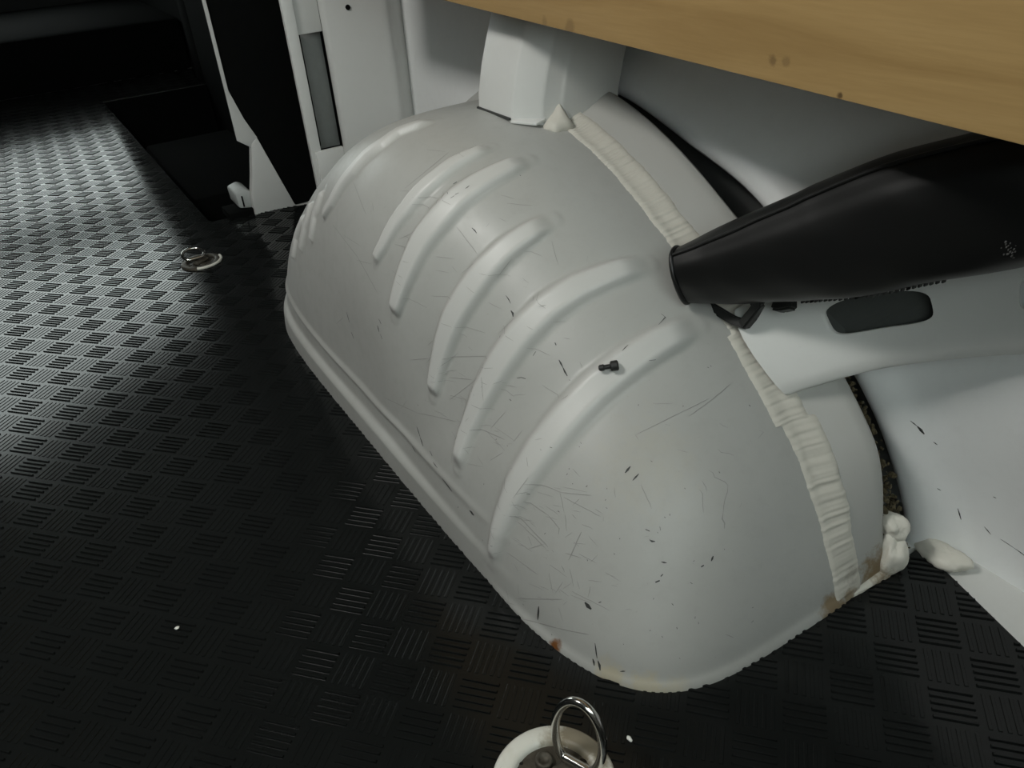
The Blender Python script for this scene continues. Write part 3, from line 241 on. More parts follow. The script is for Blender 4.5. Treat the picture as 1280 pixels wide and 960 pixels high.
RW = {6: (0.020, 0.0078), 5: (0.018, 0.0078), 4: (0.0165, 0.0078), 3: (0.0165, 0.0075), 2: (0.0115, 0.0062), 1: (0.0115, 0.0060), 10: (0.011, 0.005), 11: (0.011, 0.005), 12: (0.011, 0.005)}

# ------------------------------------------------------------------ the van shell (setting)
def struct(name, me, mat, parent=None): 
    o = link(name, me, mat, parent)
    if parent is None: o['kind'] = 'structure'
    return o
M_shell = plain('van_lining_grey', (0.13, 0.135, 0.13), 0.8)
M_shelldark = plain('van_lining_dark', (0.02, 0.022, 0.021), 0.9)
floor_poly = [(-1.15, -1.2), (0.66, -1.2), (0.66, 1.12), (0.265, 1.12), (0.265, 2.62), (0.66, 2.62), (0.66, 4.0), (-1.15, 4.0)]
floor = struct('floor', prism('floor', floor_poly, -0.03, -0.0045), M_white)
struct('ceiling', box_mesh('ceiling', -1.2, 0.7, -1.2, 4.0, 2.0, 2.04), M_shell)
struct('wall_left', box_mesh('wall_left', -1.2, -1.15, -1.2, 4.0, -0.03, 2.0), M_shelldark)
# cab end: frame with the wide window opening towards the cab
def slab_xz(name, poly, y0, y1):
    return extrude_poly(name, [(x, y0, z) for x, z in poly], (0, y1 - y0, 0))
fw = struct('wall_front', slab_xz('wall_front', [(-1.2, -0.05), (0.7, -0.05), (0.7, 0.42), (-1.2, 0.42)], 4.0, 4.04), M_shelldark)
struct('front_post', slab_xz('front_post', [(0.40, 0.42), (0.7, 0.42), (0.7, 2.0), (-0.72, 2.0), (0.56, 1.48)], 4.0, 4.04), M_shelldark, fw)
struct('front_post', slab_xz('front_post', [(-1.2, 0.42), (-0.72, 0.42), (-0.80, 2.0), (-1.2, 2.0)], 4.0, 4.04), M_shelldark, fw)
struct('front_rail', slab_xz('front_rail', [(-0.74, 0.80), (0.46, 0.80), (0.47, 0.95), (-0.75, 0.95)], 4.0, 4.04), M_shelldark, fw)
# rear doors, with an unseen window added and sized for fill light
rw = struct('wall_back', slab_xz('wall_back', [(-1.2, -0.05), (0.7, -0.05), (0.7, 0.66), (-1.2, 0.66)], -1.24, -1.2), M_shell)
struct('rear_frame', slab_xz('rear_frame', [(-1.2, 0.66), (-0.90, 0.66), (-0.90, 1.5), (-1.2, 1.5)], -1.24, -1.2), M_shell, rw)
struct('rear_frame', slab_xz('rear_frame', [(0.4, 0.66), (0.7, 0.66), (0.7, 1.5), (0.4, 1.5)], -1.24, -1.2), M_shell, rw)
struct('rear_frame', slab_xz('rear_frame', [(-1.2, 1.5), (0.7, 1.5), (0.7, 2.04), (-1.2, 2.04)], -1.24, -1.2), M_shell, rw)
struct('trim_1', box_mesh('trim_1', -1.15, 0.66, 2.96, 3.99, -0.0045, 0.19, 0.02), M_trim)         # raised cab floor edge

# mat outline
Y0 = 0.178; XS = 0.494; DP = 0.055; MATROT = radians(2.393)
def d2w(q, p):
    x = q * DP; y = -p * DP; c, s = cos(MATROT), sin(MATROT)
    return (c * x + s * y, -s * x + c * y)
mat_poly = [(-1.14, -1.1), (0.42, -1.1), (0.578, -0.46), (0.614, -0.333), (0.494, -0.338), (0.47, -0.30), (0.47, 0.66), (0.47, 1.085), (0.33, 1.12), (0.265, 1.125), (0.265, 2.62), (0.655, 2.62), (0.655, 2.95), (-1.14, 2.95)]
mat = thing('floor_mat', (0, 0, -0.0045), 'black rubber floor mat with raised basket weave bars covering the van floor', 'mat')
link('mat_sheet', prism('mat_sheet', mat_poly, -0.0045, 0.0), M_rubber, mat)
def inside(p, poly):
    x, y = p; r = False; n = len(poly); j = n - 1
    for i in range(n):
        xi, yi = poly[i]; xj, yj = poly[j]
        if (yi > y) != (yj > y) and x < (xj - xi) * (y - yi) / (yj - yi) + xi: r = not r
        j = i
    return r
foot = [(0.30, 0.62), (0.262, 0.58), (0.245, 0.5), (0.245, -0.18), (0.262, -0.25), (0.30, -0.295), (0.36, -0.325), (0.46, -0.325), (0.6, -0.33), (0.7, -0.3), (0.7, 0.62)]
CELL = DP / math.sqrt(2)
BL, PITCH = CELL * 0.89, CELL * 0.178
# bars of the two directions are moulded differently: tall and narrow one way, low and flat the other
BARS = {0: (0.0032, 0.0017, ((-0.5, 0.0), (-0.36, 0.75), (-0.27, 1.0), (0.27, 1.0), (0.36, 0.75), (0.5, 0.0))),
        1: (0.0036, 0.0007, ((-0.5, 0.0), (-0.42, 0.6), (-0.34, 1.0), (0.34, 1.0), (0.42, 0.6), (0.5, 0.0)))}
def bar_geo(cx, cy, ang, length, off, kind):
    """one moulded bar: flat-topped ridge with steep ends"""
    BW, BH, PR = BARS[kind]
    ux, uy = cos(ang), sin(ang); vx, vy = -uy, ux
    V = []
    for t, wsc, zs in ((-0.5, 0.8, 0.0), (-0.485, 1.0, 1.0), (0.485, 1.0, 1.0), (0.5, 0.8, 0.0)):
        for s, z in PR:
            a = t * length; b = s * BW * wsc
            V.append((cx + ux * a + vx * b, cy + uy * a + vy * b, BH * z * zs - (0.0003 if z * zs == 0 else 0)))
    F = [(off + i * 6 + j, off + (i + 1) * 6 + j, off + (i + 1) * 6 + j + 1, off + i * 6 + j + 1) for i in range(3) for j in range(5)]
    return V, F
def block_mesh(kind):
    V, F = [], []
    for k in range(5):
        v, f = bar_geo(0, (k - 2) * PITCH, 0, BL, len(V), kind); V += v; F += f
    me = mesh('tread_block', V, F, False); me.materials.append(M_rubber); return me
def pix(P):
    d = Vector(P) - CAM_P; z = d.dot(CAM_F)
    return (640 + FPX * d.dot(CAM_R) / z, 480 - FPX * d.dot(CAM_U) / z, z) if z > 0.05 else (-999, -999, 1)
ANG_H = atan2(*(lambda a, b: (b[1] - a[1], b[0] - a[0]))(d2w(0, 0), d2w(0.5, 0.5)))
cells = []
for pi_ in range(-110, 50):
    for qi in range(-50, 26):
        for h in (0, 1):
            p = pi_ * 0.5; q = qi
            pp = pi_ + 0.5 * h; qq = qi + 0.5 * h
            if pp > 12 or pp < -54: continue
            x, y = d2w(qq, pp)
            if x < -0.62 or x > 0.66 or y < -0.62 or y > 2.96: continue
            cells.append((x, y, h))
BM = [block_mesh(0), block_mesh(1)]
rest = []; cand = []
for x, y, h in cells:
    r = CELL * 0.5
    ang = ANG_H + (pi / 2 if h else 0)
    cor = [(x + r * cos(ANG_H + a) * 1.3, y + r * sin(ANG_H + a) * 1.3) for a in (pi / 4, 3 * pi / 4, 5 * pi / 4, 7 * pi / 4)]
    if all(inside(c, foot) for c in cor): continue
    full = all(inside(c, mat_poly) for c in cor)
    u, v, z = pix((x, y, 0))
    vis = -20 < u < 1300 and -20 < v < 980
    if full and vis and not any(inside(c, foot) for c in cor): cand.append((z, x, y, ang, h))
    elif full or any(inside(c, mat_poly) for c in cor + [(x, y)]): rest.append((x, y, ang, full, h))
cand.sort()
for z, x, y, ang, h in cand[:300]:
    o = bpy.data.objects.new('tread_block', BM[h]); COL.objects.link(o); o.parent = mat; o.location = (x, y, 0.0045); o.rotation_euler = (0, 0, ang)
rest += [(x, y, a, True, h) for z, x, y, a, h in cand[300:]]
V, F = [], []
for x, y, ang, full, h in rest:
    for k in range(5):
        o = (k - 2) * PITCH; cx = x - sin(ang) * o; cy = y + cos(ang) * o
        if full:
            v, f = bar_geo(cx, cy, ang, BL, len(V), h); V += v; F += f
        else:
            ts = [t for t in np.linspace(-0.5, 0.5, 41) if inside((cx + cos(ang) * BL * t, cy + sin(ang) * BL * t), mat_poly)]
            if len(ts) < 6: continue
            t0, t1 = ts[0] + 0.02, ts[-1] - 0.02; tm = (t0 + t1) / 2
            v, f = bar_geo(cx + cos(ang) * BL * tm, cy + sin(ang) * BL * tm, ang, BL * (t1 - t0), len(V), h); V += v; F += f
tag(link('tread_pattern', mesh('tread_pattern', V, F, False), M_rubber, mat), kind='stuff')

# ------------------------------------------------------------------ wheel arch
tab = np.array([(.0,.372),(.06,.368),(.12,.354),(.19,.326),(.244,.296),(.268,.282),(.344,.23),(.383,.2),(.423,.162),(.445,.139),(.478,.085),(.515,.007),(.519,0)])
_t = np.arctan2(tab[:, 1], tab[:, 0]); _r = np.hypot(tab[:, 0], tab[:, 1]); _o = np.argsort(_t); TH, RR = _t[_o], _r[_o]
_tf = np.linspace(-0.3, pi + 0.3, 800)
def _raw(th):
    th = np.clip(th, 0, pi); th = np.where(th > pi / 2, pi - th, th); return np.interp(th, TH, RR)
_k = np.exp(-0.5 * (np.arange(-30, 31) / 11) ** 2); _k /= _k.sum()
_rs = np.convolve(np.pad(_raw(_tf), 30, mode='edge'), _k, 'valid')
def Rth(th): return np.interp(th, _tf, _rs)
MT = np.radians([0, 15, 31, 45, 60, 75, 90, 110, 140, 180]); MV = [5.8, 3.6, 2.6, 2.6, 2.9, 3.6, 4.0, 4.0, 4.0, 4.6]
_ms = np.convolve(np.pad(np.interp(_tf, MT, MV), 30, mode='edge'), _k, 'valid')
def mth(th): return np.interp(th, _tf, _ms)
XB, BAT = 0.236, 0.04
def sstep(a, b, x):
    t = np.clip((x - a) / (b - a), 0, 1); return t * t * (3 - 2 * t)
def seg_dist(P, A, B):
    d = B - A; t = np.clip(((P - A) @ d) / (d @ d), 0, 1); return np.linalg.norm(P - (A + t[..., None] * d), axis=-1), t
def arch_grid(nt=460, nf=250):
    th = np.linspace(0, pi, nt)[:, None]; m = mth(th)
    n1 = 90; r1 = np.sin(0.55) ** (2 / m)
    lin = np.linspace(0, 1, n1, endpoint=False)[None, :] * r1
    ph = np.concatenate([np.arcsin(np.clip(lin, 0, 1) ** (m / 2)), np.broadcast_to(np.linspace(0.55, pi / 2, nf - n1)[None, :], (nt, nf - n1))], 1)
    rho = np.sin(ph) ** (2 / m)
    y = Y0 - rho * Rth(th) * np.cos(th); z = rho * Rth(th) * np.sin(th)
    xi = XB - 0.006 * sstep(0.16, -0.22, y) + BAT * np.minimum(z, .3)
    x = xi + (XS - xi) * (1 - np.cos(ph) ** (2 / m))
    P = np.stack([x, y, z], -1)
    du = np.gradient(P, axis=0); dv = np.gradient(P, axis=1); n = np.cross(du, dv); L = np.linalg.norm(n, axis=-1, keepdims=True)
    n = n / np.maximum(L, 1e-12)
    n = np.where(n[..., :1] > 0, -n, n) if False else n
    # orient outwards: towards the van interior (-x) / up
    ref = np.stack([np.full_like(x, -1.0), -(Y0 - y) * 0.0, np.full_like(x, 0.6)], -1)
    s = np.sign((n * ref).sum(-1, keepdims=True)); n = n * np.where(s == 0, 1, s)
    n[:, 0] = (-1, 0, 0)
    disp = np.zeros(x.shape); rub_lit = np.zeros(x.shape)
    for k, pts in RIDGES.items():
        A = np.array(pts); hw, amp = RW[k]
        L = np.r_[0, np.cumsum(np.linalg.norm(np.diff(A, axis=0), axis=1))]
        best = np.full(x.shape, 9.0); tt = np.zeros(x.shape)
        for i in range(len(A) - 1):
            d, t = seg_dist(P, A[i], A[i + 1]); mk = d < best; best = np.where(mk, d, best); tt = np.where(mk, (L[i] + t * (L[i + 1] - L[i])) / L[-1], tt)
        wl = hw * (0.62 + 0.55 * np.sin(np.clip(tt, 0, 1) * pi * 0.9 + 0.25))
        q = np.clip(best / wl, 0, 1)
        prof = 1 - sstep(0.42, 1.0, q)
        ends = sstep(0, 0.10, tt) * sstep(0, 0.06, 1 - tt) * 0.85 + 0.15
        disp = np.maximum(disp, amp * prof * ends); rub_lit = np.maximum(rub_lit, (1 - sstep(0.55, 0.95, q)) * sstep(0, 0.12, tt) * sstep(0, 0.08, 1 - tt))
    # pressed flange steps along the foot of the inner face
    fade = sstep(-0.22, 0.16, y) * sstep(0.64, 0.52, y)
    face = sstep(0.33, 0.27, x)
    f1 = 1 - sstep(0.027, 0.038, z); b2 = np.exp(-((z - 0.066) / 0.005) ** 2); b1 = np.exp(-((z - 0.034) / 0.004) ** 2)
    disp = disp + face * fade * (0.008 * f1 + 0.0032 * b2 + 0.0014 * b1)
    # gentle hollows and dents of the panel beating
    for c, r, a in (((0.30, 0.02, 0.16), 0.05, -0.004), ((0.27, 0.20, 0.12), 0.07, -0.004), ((0.40, -0.27, 0.10), 0.05, 0.003), ((0.31, -0.25, 0.06), 0.04, -0.0025), ((0.42, -0.22, 0.17), 0.05, -0.002)):
        disp = disp + a * np.exp(-(((P - np.array(c)) ** 2).sum(-1)) / r ** 2)
    lip = 0.004 * np.exp(-(z / 0.006) ** 2) * sstep(-0.10, -0.2, y)
    disp = disp + lip
    Q = P + n * disp[..., None]; Q[..., 2] = np.where(z < 1e-6, -0.003, np.maximum(Q[..., 2], -0.003))
    return Q, P, rub_lit
AQ, AP, ARUB_LIT = arch_grid()
arch = thing('wheel_arch', (0.37, 0.178, -0.003), 'scratched white steel wheel arch with pressed ribs bulging from the floor', 'wheel arch')
nt_, nf_ = AQ.shape[:2]
shell_me = mesh('shell', AQ.reshape(-1, 3), grid_faces(nt_, nf_), True)
ra = shell_me.attributes.new('rubbed_lit', 'FLOAT', 'POINT'); ra.data.foreach_set('value', ARUB_LIT.reshape(-1).astype(np.float32))
bmx = bmesh.new(); bmx.from_mesh(shell_me); bmesh.ops.remove_doubles(bmx, verts=bmx.verts, dist=1e-6); bmesh.ops.recalc_face_normals(bmx, faces=bmx.faces)
# normals to the interior side
mid = min(bmx.faces, key=lambda f: (f.calc_center_median() - Vector((0.25, 0.1, 0.15))).length)
if mid.normal.x > 0: bmesh.ops.reverse_faces(bmx, faces=bmx.faces)
bvh = BVHTree.FromBMesh(bmx)
bmx.to_mesh(shell_me); bmx.free(); shell_me.polygons.foreach_set('use_smooth', [True] * len(shell_me.polygons))
link('shell', shell_me, M_arch, arch)

def strip_from(pts, hw, lift, V, F, xmax=0.49):
    """thin flake lying on the arch along points"""
    base = len(V); n = len(pts); P = []
    for y, z in pts:
        r = bvh.ray_cast(Vector((0.0, y, z)), Vector((1, 0, 0)))
        if r[0] is None or r[0].x > xmax: return
        P.append((r[0], r[1] if r[1].x < 0 else -r[1]))
    for i, (p, nn) in enumerate(P):
        a = P[max(i - 1, 0)][0]; b = P[min(i + 1, n - 1)][0]; t = (b - a).normalized(); s = t.cross(nn).normalized()
        e = 0.35 if i in (0, n - 1) else 1.0
        for k, h in ((-1, 0), (0, 1), (1, 0)):
            V.append(p + s * (k * hw * e) + nn * (lift * (1.0 if h else 0.6)))
    for i in range(n - 1):
        for k in range(2):
            F.append((base + i * 3 + k, base + (i + 1) * 3 + k, base + (i + 1) * 3 + k + 1, base + i * 3 + k + 1))
for nm, data, mt in (('scuff_marks', DARK, M_dark), ('scratches', LIGHT, M_scr)):
    V, F = [], []
    for hw, pts in data: strip_from(pts, hw * 0.001 * (1.0 if nm == 'scuff_marks' else 0.72), 0.00045, V, F)
    tag(link(nm, mesh(nm, V, F, True), mt, arch), label='dark scuff marks scraped into the paint' if nm == 'scuff_marks' else 'fine grey scratches in the paint', kind='stuff')

# outer half of the wheel housing beyond the seam
th = np.linspace(0, pi, 200); rows = []
for xo, k in ((0.4935, 0.985), (0.497, 1.0), (0.51, 1.012), (0.525, 1.03), (0.54, 1.052), (0.549, 1.062), (0.553, 1.058), (0.554, 1.03), (0.553, 0.97)):
    r = Rth(th) * (1 + (k - 1) * sstep(0.02, 0.30, th)); rows.append(np.stack([np.full_like(th, xo), Y0 - r * np.cos(th), np.maximum(r * np.sin(th), -0.003)], -1))
R_ = np.stack(rows, 0)
link('outer_housing', mesh('outer_housing', R_.reshape(-1, 3), grid_faces(*R_.shape[:2], flip=True), True), M_outer, arch)

# brushed sealant over the seam
ns, nc = 620, 9
th = np.linspace(0.0, pi * 0.452, ns); V = []
brush = np.convolve(rng.normal(0, 1, ns + 8), [0.3, 0.4, 0.3], 'same')[:ns]; slow = np.convolve(rng.normal(0, 1, ns + 60), np.ones(24) / 24, 'same')[:ns]
slow2 = np.convolve(rng.normal(0, 1, ns + 60), np.ones(30) / 30, 'same')[:ns]
for i, t in enumerate(th):
    wx = 0.040 - 0.006 * sin(t) ; xl = 0.4805 + 0.0022 * slow[i] - (0.006 if 0.36 < t < 0.56 else 0) ; xr = xl + wx + 0.003 * slow2[i]
    for j in range(nc):
        f = j / (nc - 1); x = xl + (xr - xl) * f
        if x < XS:
            m = float(mth(t)); s = (x - (XB + .012)) / (XS - XB - .012); rho = (1 - (1 - min(s, 1)) ** m) ** (1 / m); r = float(Rth(t)) * rho
        else: r = float(Rth(t)) * (1.0 + (x - 0.494) * 0.95 * float(sstep(0.02, 0.30, t)))
        h = 0.0018 * (1 - abs(2 * f - 1) ** 6) + (0.00085 * brush[i] * (1 - abs(2 * f - 1) ** 4)) + (0.0006 if j in (1, 7) else 0) * (0.6 + 0.4 * brush[(i * 7) % ns]) - (0.002 if j in (0, nc - 1) else 0)
        r += h
        V.append((x, Y0 - r * cos(t), max(r * sin(t), -0.002)))
link('sealant_strip', mesh('sealant_strip', V, grid_faces(ns, nc), True), M_seal, arch)['label'] = 'cream brushed sealant along the seam'

# ------------------------------------------------------------------ body side behind the arch
wr = struct('wall_right', box_mesh('wall_right', 0.665, 0.70, -1.2, 1.30, -0.23, 2.0), M_shell)
struct('wall_section', box_mesh('wall_section', 0.665, 0.70, 2.75, 4.0, -0.23, 2.0), M_trim, wr)
struct('wall_section', box_mesh('wall_section', 0.665, 0.70, 1.30, 2.75, 1.85, 2.0), M_shell, wr)
prof = [(0.006, 0.655), (0.004, 0.612), (0.0045, 0.590), (0.007, 0.581), (0.012, 0.5765), (0.020, 0.575), (0.028, 0.5775), (0.036, 0.584), (0.044, 0.593), (0.053, 0.600), (0.070, 0.607), (0.11, 0.615), (0.18, 0.619), (0.30, 0.622), (0.5, 0.622), (0.95, 0.622)]
th = np.linspace(-0.035, pi * 0.995, 200); V = []
for dr, x0 in prof:
    for t in th:
        low_ = 1 - float(sstep(0.02, 0.50, t)) if t < 1 else 0.0
        r = float(Rth(max(t, 0))) + dr - 0.030 * low_ * float(sstep(0.3, 0.05, dr)) + 0.024 * math.exp(-((t - 0.80) / 0.22) ** 2) * float(sstep(0.25, 0.06, dr)); y = Y0 - r * cos(t); z = r * sin(t)
        x = x0 + 0.036 * low_ * float(sstep(0.22, 0.06, dr))
        xx = x + 0.10 * max(0, z - 0.42) ** 1.6
        V.append((min(xx, 0.662), min(y, 1.09), z))
struct('side_panel', mesh('side_panel', V, grid_faces(len(prof), len(th), flip=True), True), M_skin, wr)
# few marks on the side panel
sp_bvh = BVHTree.FromPolygons([v.co.copy() for v in bpy.data.objects['side_panel'].data.vertices], [tuple(p.vertices) for p in bpy.data.objects['side_panel'].data.polygons])
_keep = bvh; bvh = sp_bvh; V, F = [], []
for hw, pts in SIDE: strip_from(pts, hw * 0.001, 0.0004, V, F, 0.7)
tag(link('scuff_marks', mesh('scuff_marks', V, F, True), M_dark, wr), kind='stuff'); bvh = _keep
def flake(P, nrm, t, L_, W_):
    P = Vector(P); nrm = Vector(nrm); t = Vector(t).normalized(); s = t.cross(nrm).normalized()
    return [P - t * L_ / 2, P + s * W_ / 2, P + t * L_ / 2, P - s * W_ / 2]
# dark soil caught in the gap
gap_lumps_V, gap_lumps_F = [], []
bm = bmesh.new()
for i in range(900):
    t = random.uniform(0.02, 0.46); r = float(Rth(t)) + random.uniform(-0.014, 0.006); x = random.uniform(0.556, 0.582 + 0.02 * max(0, 0.3 - t))
    rr = random.uniform(0.0008, 0.0034)
    g = bmesh.ops.create_icosphere(bm, subdivisions=1, radius=rr, matrix=Matrix.Translation((x, Y0 - r * cos(t), max(r * sin(t), 0.0))) @ Matrix.Rotation(random.random() * 6, 4, 'X') @ Matrix.Diagonal((1, random.uniform(0.6, 1.6), random.uniform(0.5, 1.2), 1)))
soil = link('soil_debris', bm_mesh('soil_debris', bm, True, 40), M_soil)
tag(soil, 'brown soil and grit caught in the gap behind the wheel arch', 'dirt', kind='stuff')

# putty lumps
def lump(name, c, rad, seed, label):
    bm = bmesh.new(); bmesh.ops.create_icosphere(bm, subdivisions=4, radius=1.0)
    r = random.Random(seed); ph = [(r.uniform(-1, 1), r.uniform(-1, 1), r.uniform(-1, 1), r.uniform(2, 5), r.uniform(0, 6)) for _ in range(9)]
    for v in bm.verts:
        n = v.co.copy(); d = sum(sin((n.x * a + n.y * b + n.z * e) * k + p) for a, b, e, k, p in ph) * 0.06 + 0.07 * sin(n.x * 9 + seed) * sin(n.y * 11 + 2 * seed) * sin(n.z * 8)
        v.co = Vector((n.x * rad[0], n.y * rad[1], n.z * rad[2])) * (1 + d) + Vector(c)
    return tag(link(name, bm_mesh(name, bm, True), M_putty), label, 'sealant')
lump('sealant_lump', (0.566, -0.326, 0.050), (0.010, 0.015, 0.012), 3, 'white putty lump wedged in the gap above the mat corner')
lump('sealant_lump', (0.562, -0.334, 0.022), (0.014, 0.013, 0.022), 5, 'white putty smear running down to the left of the mat corner')
lump('sealant_lump', (0.619, -0.354, 0.003), (0.015, 0.027, 0.013), 8, 'white putty mound to the right of the mat corner')
lump('sealant_lump', (0.535, -0.332, -0.001), (0.05, 0.010, 0.007), 12, 'white putty bead along the mat edge beside the arch foot')

# ------------------------------------------------------------------ brace from arch to body side
low = [(0.500, -0.236, 0.180), (0.512, -0.247, 0.189), (0.535, -0.265, 0.2005), (0.56, -0.288, 0.213), (0.575, -0.309, 0.222), (0.590, -0.345, 0.240), (0.60, -0.376, 0.253), (0.61, -0.43, 0.28), (0.615, -0.52, 0.33)]
upp = [(0.488, -0.170, 0.243), (0.510, -0.185, 0.251), (0.535, -0.205, 0.266), (0.556, -0.225, 0.283), (0.572, -0.262, 0.300), (0.585, -0.31, 0.318), (0.595, -0.355, 0.335), (0.606, -0.41, 0.36), (0.612, -0.50, 0.405)]
def interp3(L, s):
    L = np.array(L); t = np.linspace(0, 1, len(L)); return np.stack([np.interp(s, t, L[:, k]) for k in range(3)], -1)
def smooth3(L, n=60):
    s = np.linspace(0, 1, n); A = interp3(L, s)
    for _ in range(20): A[1:-1] = (A[:-2] + 2 * A[1:-1] + A[2:]) / 4
    return A
LO, UP = smooth3(low), smooth3(upp); V = []; cross = [(0.06, 0.050), (0.0, 0.030), (-0.01, 0.006), (0.0, 0.0), (0.02, -0.003), (0.14, -0.0055), (0.3, -0.007), (0.5, -0.008), (0.7, -0.007), (0.9, -0.003), (1.0, 0.004), (1.02, 0.02)]
cw = []
for f, dx in cross:
    cw.append(LO + (UP - LO) * f + np.array([dx, 0, 0]))
CWm = np.stack(cw, 0)
me = mesh('brace_sheet', CWm.reshape(-1, 3), grid_faces(*CWm.shape[:2]), True)
brace = thing('body_brace', (0.56, -0.29, 0.19), 'white pressed steel brace with oblong holes between wheel arch and body side', 'brace')
bo = link('brace_sheet', me, M_white, brace)
# oblong openings cut through the sheet
def brace_pt(s, f, dx=0.0):
    i = s * (len(LO) - 1); a = int(min(max(i, 0), len(LO) - 2)); k = i - a
    l = LO[a] * (1 - k) + LO[a + 1] * k; u = UP[a] * (1 - k) + UP[a + 1] * k
    return Vector(l + (u - l) * f) + Vector((dx, 0, 0))
HOLES = [(0.300, 0.575, 0.40, 0.74), (0.745, 0.88, 0.42, 0.80)]
def oblong(s0, s1, f0, f1, n=40, k=4.0, grow=0.0):
    out = []
    for i in range(n):
        a = 2 * pi * i / n; c, s_ = cos(a), sin(a)
        ex = math.copysign(abs(c) ** (2 / k), c); ey = math.copysign(abs(s_) ** (2 / k), s_)
        out.append(((s0 + s1) / 2 + ex * ((s1 - s0) / 2 + grow), (f0 + f1) / 2 + ey * ((f1 - f0) / 2 + grow * 2.0)))
    return out
sol = bo.modifiers.new('s', 'SOLIDIFY'); sol.thickness = 0.0012; sol.offset = 0
cutters = []
for h in HOLES:
    ob = oblong(*h); n = len(ob)
    V = [brace_pt(s, f, -0.03) for s, f in ob] + [brace_pt(s, f, 0.03) for s, f in ob]
    F = [tuple(range(n)), tuple(range(2 * n - 1, n - 1, -1))] + [(i, n + i, n + (i + 1) % n, (i + 1) % n) for i in range(n)]
    cm = mesh('cutter', V, F, False); bmc = bmesh.new(); bmc.from_mesh(cm); bmesh.ops.recalc_face_normals(bmc, faces=bmc.faces); bmc.to_mesh(cm); bmc.free()
    co_ = bpy.data.objects.new('cutter', cm); COL.objects.link(co_); cutters.append(co_)
    b = bo.modifiers.new('b', 'BOOLEAN'); b.operation = 'DIFFERENCE'; b.object = co_; b.solver = 'EXACT'
bpy.context.view_layer.update()
dg = bpy.context.evaluated_depsgraph_get(); ev = bpy.data.meshes.new_from_object(bo.evaluated_get(dg))
bo.modifiers.clear(); bo.data = ev; ev.name = 'brace_sheet'
ev.set_sharp_from_angle(angle=radians(50))
for c in cutters: bpy.data.objects.remove(c)
for h in HOLES[:1]:                                    # dark sheet added behind the opening to paint the cavity's shade
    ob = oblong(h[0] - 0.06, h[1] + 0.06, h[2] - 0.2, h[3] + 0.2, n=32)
    link('shade_pad', extrude_poly('shade_pad', [brace_pt(s_, f_, 0.012) for s_, f_ in ob], (0.003, 0, 0)), plain('cavity_shade_grey', (0.055, 0.06, 0.056), 0.8), brace)
for h in HOLES:                                        # rolled rim around each opening
    ob = oblong(*h, n=48, grow=0.012)
    link('hole_rim', tube('hole_rim', [brace_pt(s, f, -0.0065 + 0.003) for s, f in ob], 0.0022, 8, True), M_white, brace)

# ------------------------------------------------------------------ rib standing on top of the arch (hat section, leaning outwards)
ribs = [(0.368, 0.0), (0.39, 0.002), (0.42, 0.009), (0.45, 0.019), (0.49, 0.034), (0.55, 0.060), (0.62, 0.09)]
sec = [(0.56, 0.203), (0.4425, 0.2005), (0.4405, 0.1985), (0.440, 0.196), (0.440, 0.1300), (0.4405, 0.1270), (0.442, 0.1245), (0.4635, 0.1060), (0.4655, 0.1045), (0.4680, 0.1035), (0.484, 0.1015), (0.487, 0.0995), (0.491, 0.098), (0.56, 0.094)]
V = []
for z, dx in ribs:
    for k, (x, y) in enumerate(sec): V.append((min(x + dx, 0.64), y, z - (0.004 if z < 0.37 else 0)))
rib = thing('body_rib', (0.47, 0.15, 0.366), 'white hat section steel rib standing on top of the wheel arch below the plywood', 'rib')
bm = bmesh.new(); me0 = mesh('rib_channel', V, grid_faces(len(ribs), len(sec)), True); bm.from_mesh(me0); bmesh.ops.recalc_face_normals(bm, faces=bm.faces)
link('rib_channel', bm_mesh('rib_channel', bm, True, 35), M_white, rib)
link('base_tab', extrude_poly('base_tab', [(0.437, 0.124, 0.3690), (0.455, 0.099, 0.3675), (0.470, 0.102, 0.370), (0.449, 0.126, 0.3715)], (0, 0, 0.0030), 0.0008), M_white, rib)
link('joint_gap', extrude_poly('joint_gap', [(0.4385, 0.199, 0.3712), (0.4385, 0.128, 0.3712), (0.445, 0.128, 0.3712), (0.445, 0.199, 0.3712)], (0, 0, 0.0024)), M_dark, rib)
bm = bmesh.new(); bmesh.ops.create_icosphere(bm, subdivisions=3, radius=1)
for v in bm.verts:
    n = v.co; k = 1 + 0.12 * sin(n.x * 5 + n.z * 3) + 0.1 * sin(n.y * 7 + 1)
    hgt = max(0, n.z); v.co = Vector((0.481 + n.x * 0.016 * (1 - 0.75 * hgt) * k + 0.006 * hgt, 0.095 + n.y * 0.014 * (1 - 0.6 * hgt) * k + 0.006 * hgt, 0.366 + n.z * 0.019))
link('sealant_dab', bm_mesh('sealant_dab', bm, True), M_seal, rib)['label'] = 'cream dab of sealant at the rib foot'

# ------------------------------------------------------------------ plywood lining above
ply = thing('plywood_panel', (0.431, -0.2, 0.472), 'tan plywood lining panel fixed to the van side above the wheel arch', 'panel')
V = []; ys = np.linspace(-1.1, 0.62, 220)
bm = bmesh.new(); bbox(bm, 0.425, 0.437, -1.1, 0.62, 0.4775, 1.10, 0.0012, 2)
for v in bm.verts:
    if v.co.z < 0.6: v.co.z += 0.031 * v.co.y
link('board', bm_mesh('board', bm, True, 40), M_ply, ply)

